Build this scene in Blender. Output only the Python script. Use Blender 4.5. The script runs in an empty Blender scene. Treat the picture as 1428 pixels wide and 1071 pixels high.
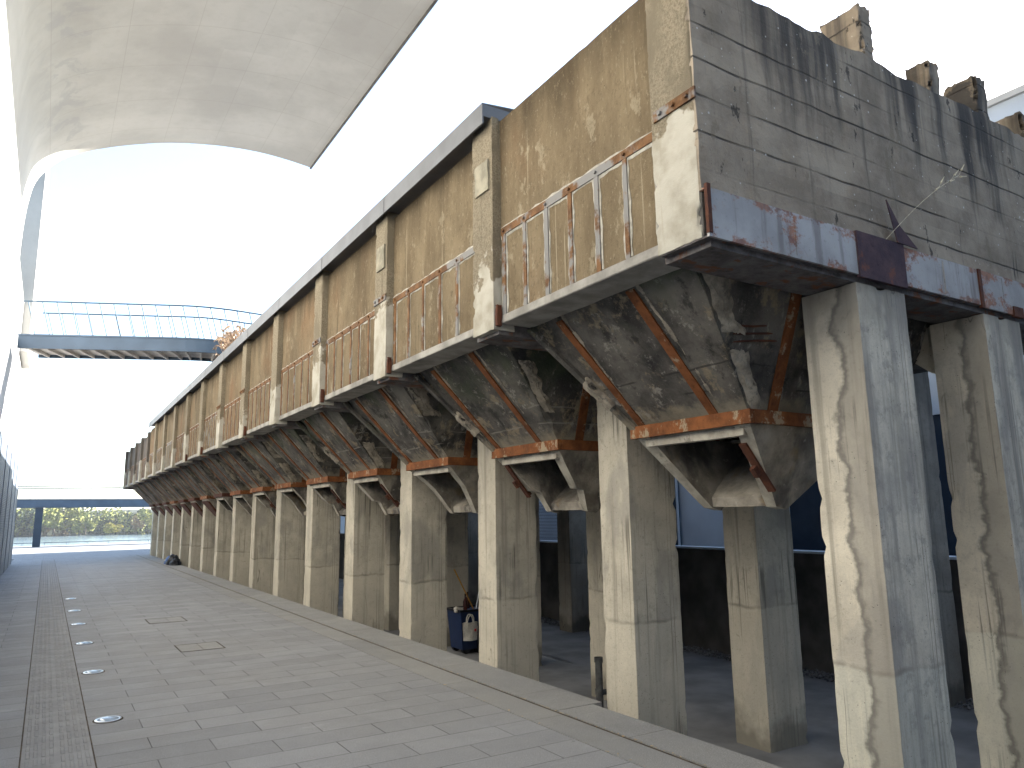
import bpy, bmesh, math, random
from mathutils import Vector, noise, Matrix
R = random.Random(7)
SC = bpy.context.scene
COL = SC.collection

# ------------------------------------------------------------------ mesh helpers
class MB:
    """collects faces of one mesh"""
    def __init__(s): s.v = []; s.f = []; s.m = []
    def add(s, vs, fs, mi=0):
        o = len(s.v); s.v += [tuple(v) for v in vs]
        s.f += [tuple(i + o for i in f) for f in fs]; s.m += [mi] * len(fs); return s
    def hexa(s, b, t, mi=0):
        return s.add(list(b) + list(t), [(3, 2, 1, 0), (4, 5, 6, 7), (0, 1, 5, 4), (1, 2, 6, 5), (2, 3, 7, 6), (3, 0, 4, 7)], mi)
    def box(s, x0, x1, y0, y1, z0, z1, mi=0):
        return s.hexa([(x0, y0, z0), (x1, y0, z0), (x1, y1, z0), (x0, y1, z0)], [(x0, y0, z1), (x1, y0, z1), (x1, y1, z1), (x0, y1, z1)], mi)
    def tube(s, p0, p1, r, n=8, r1=None, mi=0, cap=True):
        p0, p1 = Vector(p0), Vector(p1); d = (p1 - p0)
        if d.length < 1e-6: return s
        d.normalize(); a = d.orthogonal().normalized(); b = d.cross(a); r1 = r if r1 is None else r1
        vs = [p0 + (a * math.cos(t) + b * math.sin(t)) * r for t in [2 * math.pi * i / n for i in range(n)]]
        vs += [p1 + (a * math.cos(t) + b * math.sin(t)) * r1 for t in [2 * math.pi * i / n for i in range(n)]]
        fs = [(i, (i + 1) % n, n + (i + 1) % n, n + i) for i in range(n)]
        if cap: fs += [tuple(range(n - 1, -1, -1)), tuple(range(n, 2 * n))]
        return s.add(vs, fs, mi)
    def path(s, pts, r, n=6, mi=0):
        for a, b in zip(pts, pts[1:]): s.tube(a, b, r, n, mi=mi)
        return s
    def grid(s, fn, n, m, mi=0):
        vs = [fn(i / n, j / m) for j in range(m + 1) for i in range(n + 1)]
        w = n + 1
        return s.add(vs, [(j * w + i, j * w + i + 1, (j + 1) * w + i + 1, (j + 1) * w + i) for j in range(m) for i in range(n)], mi)
    def quadgrid(s, a, b, c, d, n, m, disp=None, mi=0):
        a, b, c, d = map(Vector, (a, b, c, d)); nr = (b - a).cross(d - a).normalized()
        def fn(u, v):
            p = a.lerp(b, u).lerp(d.lerp(c, u), v)
            return p + nr * disp(p, u, v) if disp else p
        return s.grid(fn, n, m, mi)
    def prism(s, pts, axis, a, b, mi=0):
        """pts: 2-D outline; axis 'x' (pts = y,z), 'y' (pts = x,z), 'z'"""
        mk = {'x': lambda p, t: (t, p[0], p[1]), 'y': lambda p, t: (p[0], t, p[1]), 'z': lambda p, t: (p[0], p[1], t)}[axis]
        n = len(pts)
        return s.add([mk(p, a) for p in pts] + [mk(p, b) for p in pts],
                     [tuple(range(n)), tuple(range(2 * n - 1, n - 1, -1))] + [(i, n + i, n + (i + 1) % n, (i + 1) % n) for i in range(n)], mi)
    def lathe(s, prof, n=24, mi=0, c=(0, 0, 0)):
        vs = [(c[0] + r * math.cos(2 * math.pi * k / n), c[1] + r * math.sin(2 * math.pi * k / n), c[2] + z) for r, z in prof for k in range(n)]
        return s.add(vs, [(j * n + k, j * n + (k + 1) % n, (j + 1) * n + (k + 1) % n, (j + 1) * n + k) for j in range(len(prof) - 1) for k in range(n)], mi)
    def rough(s, x0, x1, y0, y1, z0, z1, seg=.12, amp=.006, chip=.03, freq=3.0, seed=0., mi=0, chipthr=.15):
        """box with worn faces and chipped arrises; displacement depends on position only so it stays closed"""
        nx, ny, nz = [max(1, min(60, round(abs(b - a) / seg))) for a, b in ((x0, x1), (y0, y1), (z0, z1))]
        cx, cy, cz = (x0 + x1) / 2, (y0 + y1) / 2, (z0 + z1) / 2
        sd = Vector((seed * 7.3, seed * 3.1, seed * 5.7))
        def dp(p):
            p = Vector(p); q = p * freq + sd
            d = noise.noise_vector(q) * amp + noise.noise_vector(q * 3.7) * amp * .5
            ex = [min(abs(p.x - x0), abs(p.x - x1)) < 1e-4, min(abs(p.y - y0), abs(p.y - y1)) < 1e-4, min(abs(p.z - z0), abs(p.z - z1)) < 1e-4]
            if sum(ex) >= 2:
                c = max(0, noise.noise(q * 4.1 + Vector((9, 2, 4))) - chipthr - .33) * chip * 2.4 + .002
                c += max(0, noise.noise(q * 9.7) - .2) * chip * .5
                if ex[0]: d.x += c * (1 if p.x < cx else -1)
                if ex[1]: d.y += c * (1 if p.y < cy else -1)
                if ex[2]: d.z += c * (1 if p.z < cz else -1)
            return p + d
        L = lambda a, b, t: a + (b - a) * t
        s.grid(lambda u, v: dp((x0, L(y1, y0, u), L(z0, z1, v))), ny, nz, mi)
        s.grid(lambda u, v: dp((x1, L(y0, y1, u), L(z0, z1, v))), ny, nz, mi)
        s.grid(lambda u, v: dp((L(x0, x1, u), y0, L(z0, z1, v))), nx, nz, mi)
        s.grid(lambda u, v: dp((L(x1, x0, u), y1, L(z0, z1, v))), nx, nz, mi)
        s.grid(lambda u, v: dp((L(x0, x1, u), L(y0, y1, v), z1)), nx, ny, mi)
        s.grid(lambda u, v: dp((L(x0, x1, u), L(y1, y0, v), z0)), nx, ny, mi)
        return s
    def mesh(s, name, mats, smooth=None, weld=True):
        me = bpy.data.meshes.new(name); me.from_pydata(s.v, [], s.f)
        for m in (mats if isinstance(mats, (list, tuple)) else [mats]): me.materials.append(m)
        me.polygons.foreach_set('material_index', s.m)
        bm = bmesh.new(); bm.from_mesh(me)
        if weld: bmesh.ops.remove_doubles(bm, verts=bm.verts, dist=1e-5)
        bmesh.ops.recalc_face_normals(bm, faces=bm.faces)
        if smooth is not None:
            for f in bm.faces: f.smooth = True
            for e in bm.edges:
                if len(e.link_faces) == 2 and e.calc_face_angle(0) > math.radians(smooth): e.smooth = False
        bm.to_mesh(me); bm.free(); me.update()
        return me
    def obj(s, name, mats, parent=None, loc=None, smooth=None, weld=True):
        return link(name, s.mesh(name, mats, smooth, weld), parent, loc)

def link(name, data, parent=None, loc=None):
    o = bpy.data.objects.new(name, data); COL.objects.link(o)
    if parent: o.parent = parent
    if loc: o.location = loc
    return o
def tag(o, label, cat, group=None, kind=None):
    if label: o['label'] = label
    if cat: o['category'] = cat
    if group: o['group'] = group
    if kind: o['kind'] = kind
    return o
def empty(name, loc, label, cat, group=None):
    o = link(name, None, None, loc); o.empty_display_size = .3
    return tag(o, label, cat, group)
def struct(o): o['kind'] = 'structure'; return o
def copy_tree(o, parent=None):
    c = o.copy(); COL.objects.link(c)
    if parent: c.parent = parent
    for ch in list(o.children): copy_tree(ch, c)
    return c

# ------------------------------------------------------------------ material helpers
class NT:
    def __init__(s, name):
        s.mat = bpy.data.materials.new(name); s.mat.use_nodes = True; s.t = s.mat.node_tree; s.t.nodes.clear()
        s.out = s.t.nodes.new('ShaderNodeOutputMaterial'); s.b = s.t.nodes.new('ShaderNodeBsdfPrincipled')
        s.t.links.new(s.b.outputs[0], s.out.inputs[0])
        s.geo = s.t.nodes.new('ShaderNodeNewGeometry'); s.pos = s.geo.outputs['Position']
        s.oi = s.t.nodes.new('ShaderNodeObjectInfo'); s.rand = s.oi.outputs['Random']
        sx = s.t.nodes.new('ShaderNodeSeparateXYZ'); s.t.links.new(s.pos, sx.inputs[0]); s.x, s.y, s.z = sx.outputs
        sn = s.t.nodes.new('ShaderNodeSeparateXYZ'); s.t.links.new(s.geo.outputs['Normal'], sn.inputs[0]); s.nx, s.ny, s.nz = sn.outputs
    def put(s, sock, v):
        if hasattr(v, 'links'): s.t.links.new(v, sock)
        elif isinstance(v, (tuple, list)): sock.default_value = (*v, 1) if len(v) == 3 and sock.type == 'RGBA' else v
        else: sock.default_value = v
    def math(s, op, a, b=0., c=0., clamp=False):
        n = s.t.nodes.new('ShaderNodeMath'); n.operation = op; n.use_clamp = clamp
        for i, v in enumerate((a, b, c)): s.put(n.inputs[i], v)
        return n.outputs[0]
    def vec(s, x, y, z):
        n = s.t.nodes.new('ShaderNodeCombineXYZ')
        for i, v in enumerate((x, y, z)): s.put(n.inputs[i], v)
        return n.outputs[0]
    def scl(s, sx, sy, sz, off=None):
        m = s.t.nodes.new('ShaderNodeVectorMath'); m.operation = 'MULTIPLY'; s.put(m.inputs[0], s.pos); m.inputs[1].default_value = (sx, sy, sz)
        o = m.outputs[0]
        if off is not None:
            a = s.t.nodes.new('ShaderNodeVectorMath'); a.operation = 'ADD'; s.put(a.inputs[0], o); s.put(a.inputs[1], off); o = a.outputs[0]
        return o
    def noise(s, scale=1., detail=4., rough=.55, vec=None, dist=0.):
        n = s.t.nodes.new('ShaderNodeTexNoise'); s.put(n.inputs['Vector'], vec if vec is not None else s.pos)
        n.inputs['Scale'].default_value = scale; n.inputs['Detail'].default_value = detail; n.inputs['Roughness'].default_value = rough
        n.inputs['Distortion'].default_value = dist
        return n.outputs['Fac']
    def voro(s, scale, feature='F1', vec=None):
        n = s.t.nodes.new('ShaderNodeTexVoronoi'); n.feature = feature; n.inputs['Scale'].default_value = scale
        s.put(n.inputs['Vector'], vec if vec is not None else s.pos); return n.outputs[0]
    def map(s, v, a, b, c=0., d=1.):
        n = s.t.nodes.new('ShaderNodeMapRange'); n.interpolation_type = 'SMOOTHSTEP'
        for k, w in zip(('Value', 'From Min', 'From Max', 'To Min', 'To Max'), (v, a, b, c, d)): s.put(n.inputs[k], w)
        return n.outputs[0]
    def crack(s, scale, vec, w=.0045):
        a = s.noise(scale, 2.6, .55, vec); l = s.map(s.math('ABSOLUTE', s.math('SUBTRACT', a, .5)), w * .3, w, 1, 0)
        return s.math('MULTIPLY', l, s.map(s.noise(scale * .8, 2, .5, s.scl(1, 1, 1, (17, 5, 9))), .6, .67))
    def mix(s, f, a, b, mode='MIX'):
        n = s.t.nodes.new('ShaderNodeMix'); n.data_type = 'RGBA'; n.blend_type = mode
        s.put(n.inputs[0], f); s.put(n.inputs[6], a); s.put(n.inputs[7], b); return n.outputs[2]
    def ramp(s, f, *st):
        n = s.t.nodes.new('ShaderNodeValToRGB'); s.put(n.inputs[0], f); e = n.color_ramp.elements
        while len(e) < len(st): e.new(.5)
        for el, (p, c) in zip(e, st): el.position = p; el.color = (*c, 1)
        return n.outputs[0]
    def bump(s, h, strength=.5, dist=.01, prev=None):
        n = s.t.nodes.new('ShaderNodeBump'); n.inputs['Strength'].default_value = strength; n.inputs['Distance'].default_value = dist
        s.put(n.inputs['Height'], h)
        if prev is not None: s.t.links.new(prev, n.inputs['Normal'])
        return n.outputs[0]
    def done(s, col, rough=.9, metal=0., nrm=None, spec=.3):
        s.put(s.b.inputs['Base Color'], col); s.put(s.b.inputs['Roughness'], rough); s.put(s.b.inputs['Metallic'], metal)
        s.b.inputs['Specular IOR Level'].default_value = spec
        if nrm is not None: s.t.links.new(nrm, s.b.inputs['Normal'])
        return s.mat

def m_plain(name, col, rough=.7, metal=0., var=.25, scale=6., bump=.15, spec=.3):
    n = NT(name); f = n.map(n.noise(scale, 5), .3, .7)
    c = n.mix(f, tuple(k * (1 - var) for k in col), tuple(min(1, k * (1 + var)) for k in col))
    return n.done(c, rough, metal, n.bump(n.noise(scale * 8, 3), bump, .005), spec)

def m_facade(name, dark, light, red, pale):
    n = NT(name)
    st = n.noise(1.0, 7, .68, n.scl(1.5, 1.9, .55))
    c = n.mix(n.map(st, .22, .68), dark, light)
    bl = n.noise(.9, 5, .6); c = n.mix(n.map(bl, .45, .75, 0, .75), c, tuple(k * .62 for k in light))
    rd = n.noise(.55, 4, .6, n.scl(1, 1, .6)); c = n.mix(n.math('MULTIPLY', n.map(rd, .48, .75), n.map(n.rand, .1, .9, .15, .75)), c, red)
    fs = n.noise(1.0, 3, .6, n.scl(6, 12, .16)); c = n.mix(n.math('MULTIPLY', n.map(fs, .62, .68, 0, .7), n.map(n.noise(1.4, 4), .4, .6)), c, pale)
    fd = n.noise(1.0, 3, .6, n.scl(5, 8, .22, (7, 3, 1))); c = n.mix(n.math('MULTIPLY', n.map(fd, .6, .74, 0, .6), n.map(n.noise(.8, 3), .4, .65)), c, tuple(k * .4 for k in dark))
    sc = n.noise(3.2, 6, .75, n.scl(1, 1, .6)); c = n.mix(n.map(sc, .58, .64, 0, .4), c, pale); c = n.mix(n.map(n.noise(7, 5, .7), .6, .68, 0, .35), c, dark)
    top = n.math('ADD', n.z, n.math('MULTIPLY', n.noise(1, 4, .6, n.scl(2, 2.4, .3)), 1.6))
    c = n.mix(n.map(top, 7.2, 8.2, 0, .75), c, tuple(k * .45 for k in dark))
    gr = n.noise(17, 6, .8, n.scl(1, 1, .7)); c = n.mix(n.map(gr, .52, .66, 0, .5), c, tuple(k * .42 for k in light)); c = n.mix(n.map(n.noise(23, 5, .8, n.scl(1, 1, .5, (3, 9, 1))), .56, .68, 0, .35), c, pale)
    pt = n.map(n.math('ADD', n.voro(7), n.math('MULTIPLY', n.noise(4), .2)), .12, .16, 1, 0); c = n.mix(n.math('MULTIPLY', pt, .7), c, tuple(k * .4 for k in dark))
    nm = n.bump(n.noise(45, 4, .7), .55, .012); nm = n.bump(n.noise(5, 5, .6), .5, .03, nm)
    return n.done(c, .95, 0, nm, .1)

def m_pilaster(name, base):
    n = NT(name)
    g = n.noise(42, 5, .8); c = n.mix(n.map(g, .32, .62), tuple(k * .55 for k in base), tuple(k * 1.1 for k in base))
    b = n.noise(1.6, 5, .6, n.scl(1, 1.5, .7)); c = n.mix(n.map(b, .5, .62), c, tuple(k * .72 for k in base))
    st = n.noise(1, 4, .6, n.scl(4, 6, .4)); c = n.mix(n.map(st, .58, .75, 0, .6), c, tuple(k * .32 for k in base))
    # smooth pale repair mortar low down, its ragged top edge differs from pilaster to pilaster
    lim = n.math('ADD', n.math('MULTIPLY', n.noise(2.6, 4, .6), 1.5), n.math('MULTIPLY', n.rand, .75))
    pl = n.map(n.math('SUBTRACT', n.z, lim), 4.25, 4.33, 1, 0)
    white = n.mix(n.map(n.noise(3, 5), .4, .7), (.42, .395, .33), (.3, .275, .215))
    white = n.mix(n.map(n.noise(1, 4, .6, n.scl(6, 8, .6)), .62, .75, 0, .5), white, (.25, .21, .15))
    c = n.mix(pl, c, white)
    h = n.noise(75, 3, .8); h = n.math('MULTIPLY', h, n.math('SUBTRACT', 1.15, pl))
    nm = n.bump(h, .9, .013); nm = n.bump(n.noise(9, 5, .6), .5, .02, nm); nm = n.bump(pl, .6, .012, nm)
    return n.done(c, .95, 0, nm, .1)

def m_endwall():
    n = NT('board_marked_concrete')
    c = n.mix(n.map(n.noise(2.2, 6, .65), .3, .7), (.185, .15, .112), (.36, .302, .228))
    pl = n.math('FLOOR', n.math('DIVIDE', n.z, .335)); c = n.mix(.35, c, n.ramp(n.noise(3.3, 2, .5, n.vec(n.math('MULTIPLY', n.x, .25), 0, n.math('MULTIPLY', pl, 3.7))), (.3, (.155, .127, .098)), (.7, (.385, .325, .245))))
    # black run-off streaks from the open top
    st = n.noise(1, 5, .6, n.scl(1.9, 1.9, .09, (3.1, 0, 0)))
    up = n.map(n.z, 4.9, 7.1, -.12, .06)
    c = n.mix(n.map(n.math('ADD', st, up), .52, .66, 0, .88), c, (.045, .043, .042))
    st2 = n.noise(1, 4, .6, n.scl(6.5, 4, .2)); c = n.mix(n.map(st2, .6, .76, 0, .6), c, (.07, .065, .06))
    br = n.noise(1, 3, .6, n.scl(1.3, 2, .2, (9, 9, 0))); c = n.mix(n.map(br, .58, .75, 0, .5), c, (.26, .2, .13))
    pale = n.noise(1, 4, .6, n.scl(3.2, 2, .25, (1, 5, 0))); c = n.mix(n.map(pale, .62, .8, 0, .55), c, (.27, .255, .235))
    zz = n.math('ADD', n.z, n.math('MULTIPLY', n.noise(1.4, 3), .035))
    fr = n.math('FRACT', n.math('DIVIDE', zz, .335)); ln = n.map(n.math('ABSOLUTE', n.math('SUBTRACT', fr, .5)), .015, .045, 1, 0)
    ln = n.math('MULTIPLY', ln, n.map(n.noise(1, 3, .5, n.scl(.9, 1, 3)), .4, .6, .1, .9)); c = n.mix(ln, c, (.045, .04, .036))
    sp = n.voro(9); sp2 = n.map(n.math('ADD', sp, n.math('MULTIPLY', n.noise(3), .3)), .2, .25, 1, 0); c = n.mix(n.math('MULTIPLY', sp2, .8), c, (.55, .53, .48))
    sp3 = n.noise(1.7, 6, .7, n.scl(1.6, 1, .8)); c = n.mix(n.map(sp3, .6, .64, 0, .65), c, (.2, .165, .12)); sp4 = n.noise(3.1, 5, .7, n.scl(1.7, 1, .7)); c = n.mix(n.map(sp4, .65, .68, 0, .8), c, (.035, .032, .03))
    ck = n.crack(.9, n.scl(1.5, 1, .2), .003); c = n.mix(n.math('MULTIPLY', ck, .8), c, (.03, .03, .03))
    h = n.math('SUBTRACT', n.math('MULTIPLY', n.noise(40, 4, .7), .5), n.math('MULTIPLY', ln, 1.2))
    nm = n.bump(h, .8, .014); nm = n.bump(n.noise(4, 5, .65), .6, .04, nm)
    return n.done(c, .95, 0, nm, .12)

def m_column(name, base, stain=False):
    n = NT(name); ofs = n.vec(n.math('MULTIPLY', n.rand, 31.), n.math('MULTIPLY', n.rand, 17.), n.math('MULTIPLY', n.rand, 53.))
    P = n.scl(1, 1, 1, ofs)
    c = n.mix(n.map(n.noise(1.7, 6, .6, P), .3, .7), tuple(k * .8 for k in base), tuple(k * 1.1 for k in base))
    pan = n.noise(9, 5, .65, P); c = n.mix(n.map(pan, .52, .72, 0, .5), c, tuple(k * .58 for k in base))
    big = n.noise(1.15, 5, .6, n.scl(1.3, 1.3, .55, ofs), .4); c = n.mix(n.map(big, .5, .62, 0, .5), c, (base[0] * .5, base[1] * .52, base[2] * .58))
    st = n.noise(1, 4, .6, n.scl(7, 7, .22, ofs)); c = n.mix(n.map(st, .53, .7, 0, .65), c, tuple(k * .45 for k in base))
    st2 = n.noise(1, 3, .6, n.scl(20, 20, .35, ofs)); low = n.map(n.noise(.9, 2, .5, P), .45, .6)
    c = n.mix(n.math('MULTIPLY', n.map(st2, .56, .66), n.math('MULTIPLY', low, .8)), c, tuple(k * .24 for k in base))
    # pour joint about a metre up: paler, cleaner concrete below it
    zz = n.math('ADD', n.z, n.math('MULTIPLY', n.math('SUBTRACT', n.noise(2.3, 4, .6, P), .5), .16)); zz = n.math('SUBTRACT', zz, n.math('MULTIPLY', n.rand, .12))
    c = n.mix(n.map(zz, .96, .985, .4, 0), c, tuple(min(.62, k * 1.12) for k in base))
    c = n.mix(n.map(n.math('ABSOLUTE', n.math('SUBTRACT', zz, .985)), .0, .04, n.map(n.noise(2.6, 3, .5, P), .35, .65, .05, .7), 0), c, tuple(k * .36 for k in base))
    # darker towards the head, dirt at the foot
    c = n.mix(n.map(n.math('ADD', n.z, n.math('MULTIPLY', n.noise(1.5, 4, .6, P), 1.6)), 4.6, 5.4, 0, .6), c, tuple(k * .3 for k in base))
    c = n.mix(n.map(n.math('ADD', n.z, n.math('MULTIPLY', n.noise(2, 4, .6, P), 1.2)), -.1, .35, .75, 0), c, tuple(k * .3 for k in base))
    h0 = n.noise(30, 4, .7)
    if stain:
        # a winding damp stain running down the narrow face: dark tide line with greyer concrete behind it
        d = n.math('SUBTRACT', n.y, n.math('ADD', 3.975, n.math('MULTIPLY', n.noise(1, 5, .62, n.scl(.9, 0, 1.15, (4.2, 1, 1))), .52)))
        d = n.math('ADD', d, n.math('MULTIPLY', n.math('SUBTRACT', n.noise(7, 4), .5), .16))
        face = n.map(n.nx, -.6, -.4, 1, 0)
        ins = n.map(d, .0, .03, 1, 0); rim = n.map(n.math('ABSOLUTE', n.math('SUBTRACT', d, .0)), .0, .06, 1, 0)
        c = n.mix(n.math('MULTIPLY', face, n.math('MULTIPLY', ins, .55)), c, (.2, .185, .16))
        c = n.mix(n.math('MULTIPLY', face, n.math('MULTIPLY', rim, .65)), c, (.13, .12, .105))
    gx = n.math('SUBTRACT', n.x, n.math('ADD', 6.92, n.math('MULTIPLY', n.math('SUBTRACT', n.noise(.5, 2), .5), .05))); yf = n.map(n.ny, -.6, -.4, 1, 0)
    gl = n.math('MAXIMUM', n.map(n.math('ABSOLUTE', gx), .002, .006, 1, 0), n.map(n.math('ABSOLUTE', n.math('SUBTRACT', gx, .055)), .002, .006, 1, 0))
    c = n.mix(n.math('MULTIPLY', n.math('MULTIPLY', gl, yf), n.map(n.noise(1.2, 3, .5, P), .35, .6, .2, .85)), c, tuple(k * .25 for k in base))
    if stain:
        shade_streak = n.noise(1, 6, .68, n.scl(5, 5, .35, (2, 2, 2))); shade_mottle = n.noise(5, 7, .75)  # grimy mottled concrete on the -Y face, its shade painted in too
        c = n.mix(n.math('MULTIPLY', yf, n.map(shade_streak, .42, .66, .1, .75)), c, (.215, .195, .17)); c = n.mix(n.math('MULTIPLY', yf, n.map(shade_mottle, .5, .65, 0, .55)), c, (.24, .218, .19))
    pit = n.map(n.voro(22, 'F1', P), .1, .14, 1, 0); pit = n.math('MULTIPLY', pit, n.map(n.noise(2.5, 3, .5, P), .5, .6))
    c = n.mix(n.math('MULTIPLY', pit, .7), c, (.06, .055, .05))
    ck = n.crack(1.0, n.scl(1.9, 1.9, .3, ofs), .0035)
    c = n.mix(n.math('MULTIPLY', ck, .7), c, (.05, .045, .04))
    fine = n.noise(55, 4, .75, P); c = n.mix(n.map(fine, .5, .68, 0, .3), c, tuple(k * .45 for k in base)); c = n.mix(n.map(n.noise(18, 6, .75, P), .58, .68, 0, .4), c, tuple(k * .5 for k in base))
    nm = n.bump(n.math('SUBTRACT', n.math('MULTIPLY', h0, .4), pit), .7, .012); nm = n.bump(n.noise(2.8, 4, .6, P), .4, .03, nm)
    return n.done(c, .92, 0, nm, .18)

def m_hopper():
    n = NT('sooty_concrete'); ofs = n.vec(n.math('MULTIPLY', n.rand, 23.), n.math('MULTIPLY', n.rand, 11.), n.math('MULTIPLY', n.rand, 37.)); P = n.scl(1, 1, 1, ofs)
    c = n.mix(n.map(n.noise(1.5, 6, .65, P), .32, .68), (.042, .039, .036), (.155, .142, .12))
    sc = n.noise(1.9, 9, .72, n.scl(1.3, 1.1, .9, ofs)); c = n.mix(n.map(sc, .54, .62, 0, .75), c, (.27, .215, .14))
    pl = n.noise(4.5, 8, .75, n.scl(1.4, 1, .6, (7, 7, 7))); c = n.mix(n.map(pl, .56, .64, 0, .75), c, (.3, .28, .24)); dk = n.noise(2.7, 7, .7, n.scl(1, 1.2, .8, (1, 8, 3))); c = n.mix(n.map(dk, .54, .66, 0, .8), c, (.022, .021, .02))
    w = n.noise(14, 5, .7, P); c = n.mix(n.map(w, .6, .72, 0, .4), c, (.3, .28, .24))
    gm = n.noise(.9, 4, .6, n.scl(1, 1, 1, (5, 5, 5))); c = n.mix(n.math('MULTIPLY', n.map(gm, .5, .66), n.map(n.z, 3.7, 4.5, 0, .55)), c, (.055, .075, .035))
    crk = n.crack(1.2, n.scl(1, 1, 1.6, ofs))
    c = n.mix(n.math('MULTIPLY', crk, .7), c, (.32, .29, .23))
    hl = n.voro(16, 'F1', n.scl(3, 3, 1, ofs)); c = n.mix(n.map(hl, .06, .1, .6, 0), c, (.4, .38, .34))
    zb = n.math('ADD', n.math('DIVIDE', n.z, .21), n.math('MULTIPLY', n.noise(2.2, 2, .5, P), .25)); bl = n.map(n.math('ABSOLUTE', n.math('SUBTRACT', n.math('FRACT', zb), .5)), .02, .06, 1, 0)
    bl = n.math('MULTIPLY', bl, n.math('MULTIPLY', n.map(n.z, 3.85, 4.0, 1, 0), n.map(n.noise(1.7, 2, .5, P), .45, .56)))
    c = n.mix(n.math('MULTIPLY', bl, .75), c, n.mix(n.map(n.rand, .4, .6), (.03, .028, .026), (.26, .24, .2)))
    ft = n.map(n.math('ADD', n.z, n.math('MULTIPLY', n.math('SUBTRACT', n.noise(5, 6, .7, P), .5), .5)), 3.42, 3.62, .75, 0); c = n.mix(ft, c, (.27, .235, .17))
    nm = n.bump(n.noise(34, 5, .75, P), .8, .016); nm = n.bump(pl, .6, .03, nm)
    return n.done(c, .9, 0, nm, .2)

def m_chute():
    n = NT('worn_chute_concrete'); ofs = n.vec(n.math('MULTIPLY', n.rand, 13.), n.math('MULTIPLY', n.rand, 41.), n.math('MULTIPLY', n.rand, 7.)); P = n.scl(1, 1, 1, ofs)
    c = n.mix(n.map(n.noise(2.2, 6, .65, P), .32, .68), (.14, .122, .098), (.34, .305, .245))
    c = n.mix(n.map(n.noise(1.1, 5, .62, n.scl(1.5, 1.5, .7, ofs)), .48, .62, 0, .8), c, (.055, .052, .05))
    c = n.mix(n.map(n.noise(2.1, 4, .6, P), .54, .72, 0, .6), c, (.26, .18, .085))
    c = n.mix(n.map(n.noise(8, 5, .7, P), .6, .68, 0, .5), c, (.42, .39, .32))
    nm = n.bump(n.noise(30, 4, .7, P), .7, .016); nm = n.bump(n.noise(5, 4, .6, P), .5, .03, nm)
    return n.done(c, .9, 0, nm, .2)

def m_rust(name, a, b, chip, chipamt=.6, thr=.6):
    n = NT(name); ofs = n.vec(n.math('MULTIPLY', n.rand, 19.), n.math('MULTIPLY', n.rand, 29.), n.math('MULTIPLY', n.rand, 3.)); P = n.scl(1, 1, 1, ofs)
    c = n.mix(n.map(n.noise(4, 6, .7, P), .32, .68), a, b)
    c = n.mix(n.map(n.noise(3.4, 6, .7, n.scl(1, 1.6, 1, ofs)), thr, thr + .07, 0, chipamt), c, chip)
    c = n.mix(n.map(n.noise(11, 4, .6, P), .6, .75, 0, .6), c, tuple(k * .3 for k in a))
    return n.done(c, .85, .0, n.bump(n.noise(40, 4, .7, P), .6, .008), .25)

def m_painted_steel():
    n = NT('rusting_blue_grey_paint')
    c = n.mix(n.map(n.noise(1.6, 5), .35, .65), (.25, .24, .227), (.365, .352, .336))
    zz = n.math('ABSOLUTE', n.math('SUBTRACT', n.z, 4.78)); ed = n.map(zz, .05, .21, -.03, .07)
    r = n.noise(2.9, 9, .75, n.scl(1.0, 1, 1.3)); c = n.mix(n.map(n.math('ADD', r, ed), .545, .63, 0, .92), c, n.mix(n.map(n.noise(9, 4), .4, .6), (.17, .06, .03), (.28, .11, .05)))
    sc = n.noise(1, 3, .6, n.vec(n.math('MULTIPLY', n.math('ADD', n.x, n.math('MULTIPLY', n.z, .8)), 12), 0, n.math('MULTIPLY', n.z, 1.2))); c = n.mix(n.math('MULTIPLY', n.map(sc, .66, .72), n.map(n.noise(1.2, 2), .5, .6)), c, (.16, .05, .03))
    run = n.noise(1, 4, .6, n.scl(9, 9, .8)); c = n.mix(n.map(run, .52, .7, 0, .55), c, (.1, .075, .065)); c = n.mix(n.map(n.noise(14, 6, .7), .56, .7, 0, .4), c, (.1, .09, .085))
    return n.done(c, .55, .15, n.bump(n.noise(3, 5), .3, .03), .4)

def m_strap():
    n = NT('strap_steel')
    g = n.math('ADD', n.noise(1.4, 5, .65), n.math('MULTIPLY', n.math('SUBTRACT', n.rand, .5), .25))
    c = n.mix(n.map(n.noise(5, 5, .7), .35, .65), (.085, .04, .016), (.17, .085, .034))
    c = n.mix(n.map(g, .55, .62), c, (.2, .195, .185))
    c = n.mix(n.map(n.noise(9, 4, .6), .6, .72, 0, .6), c, (.2, .11, .05))
    return n.done(c, .8, .0, n.bump(n.noise(40, 4), .4, .006), .25)

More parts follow.
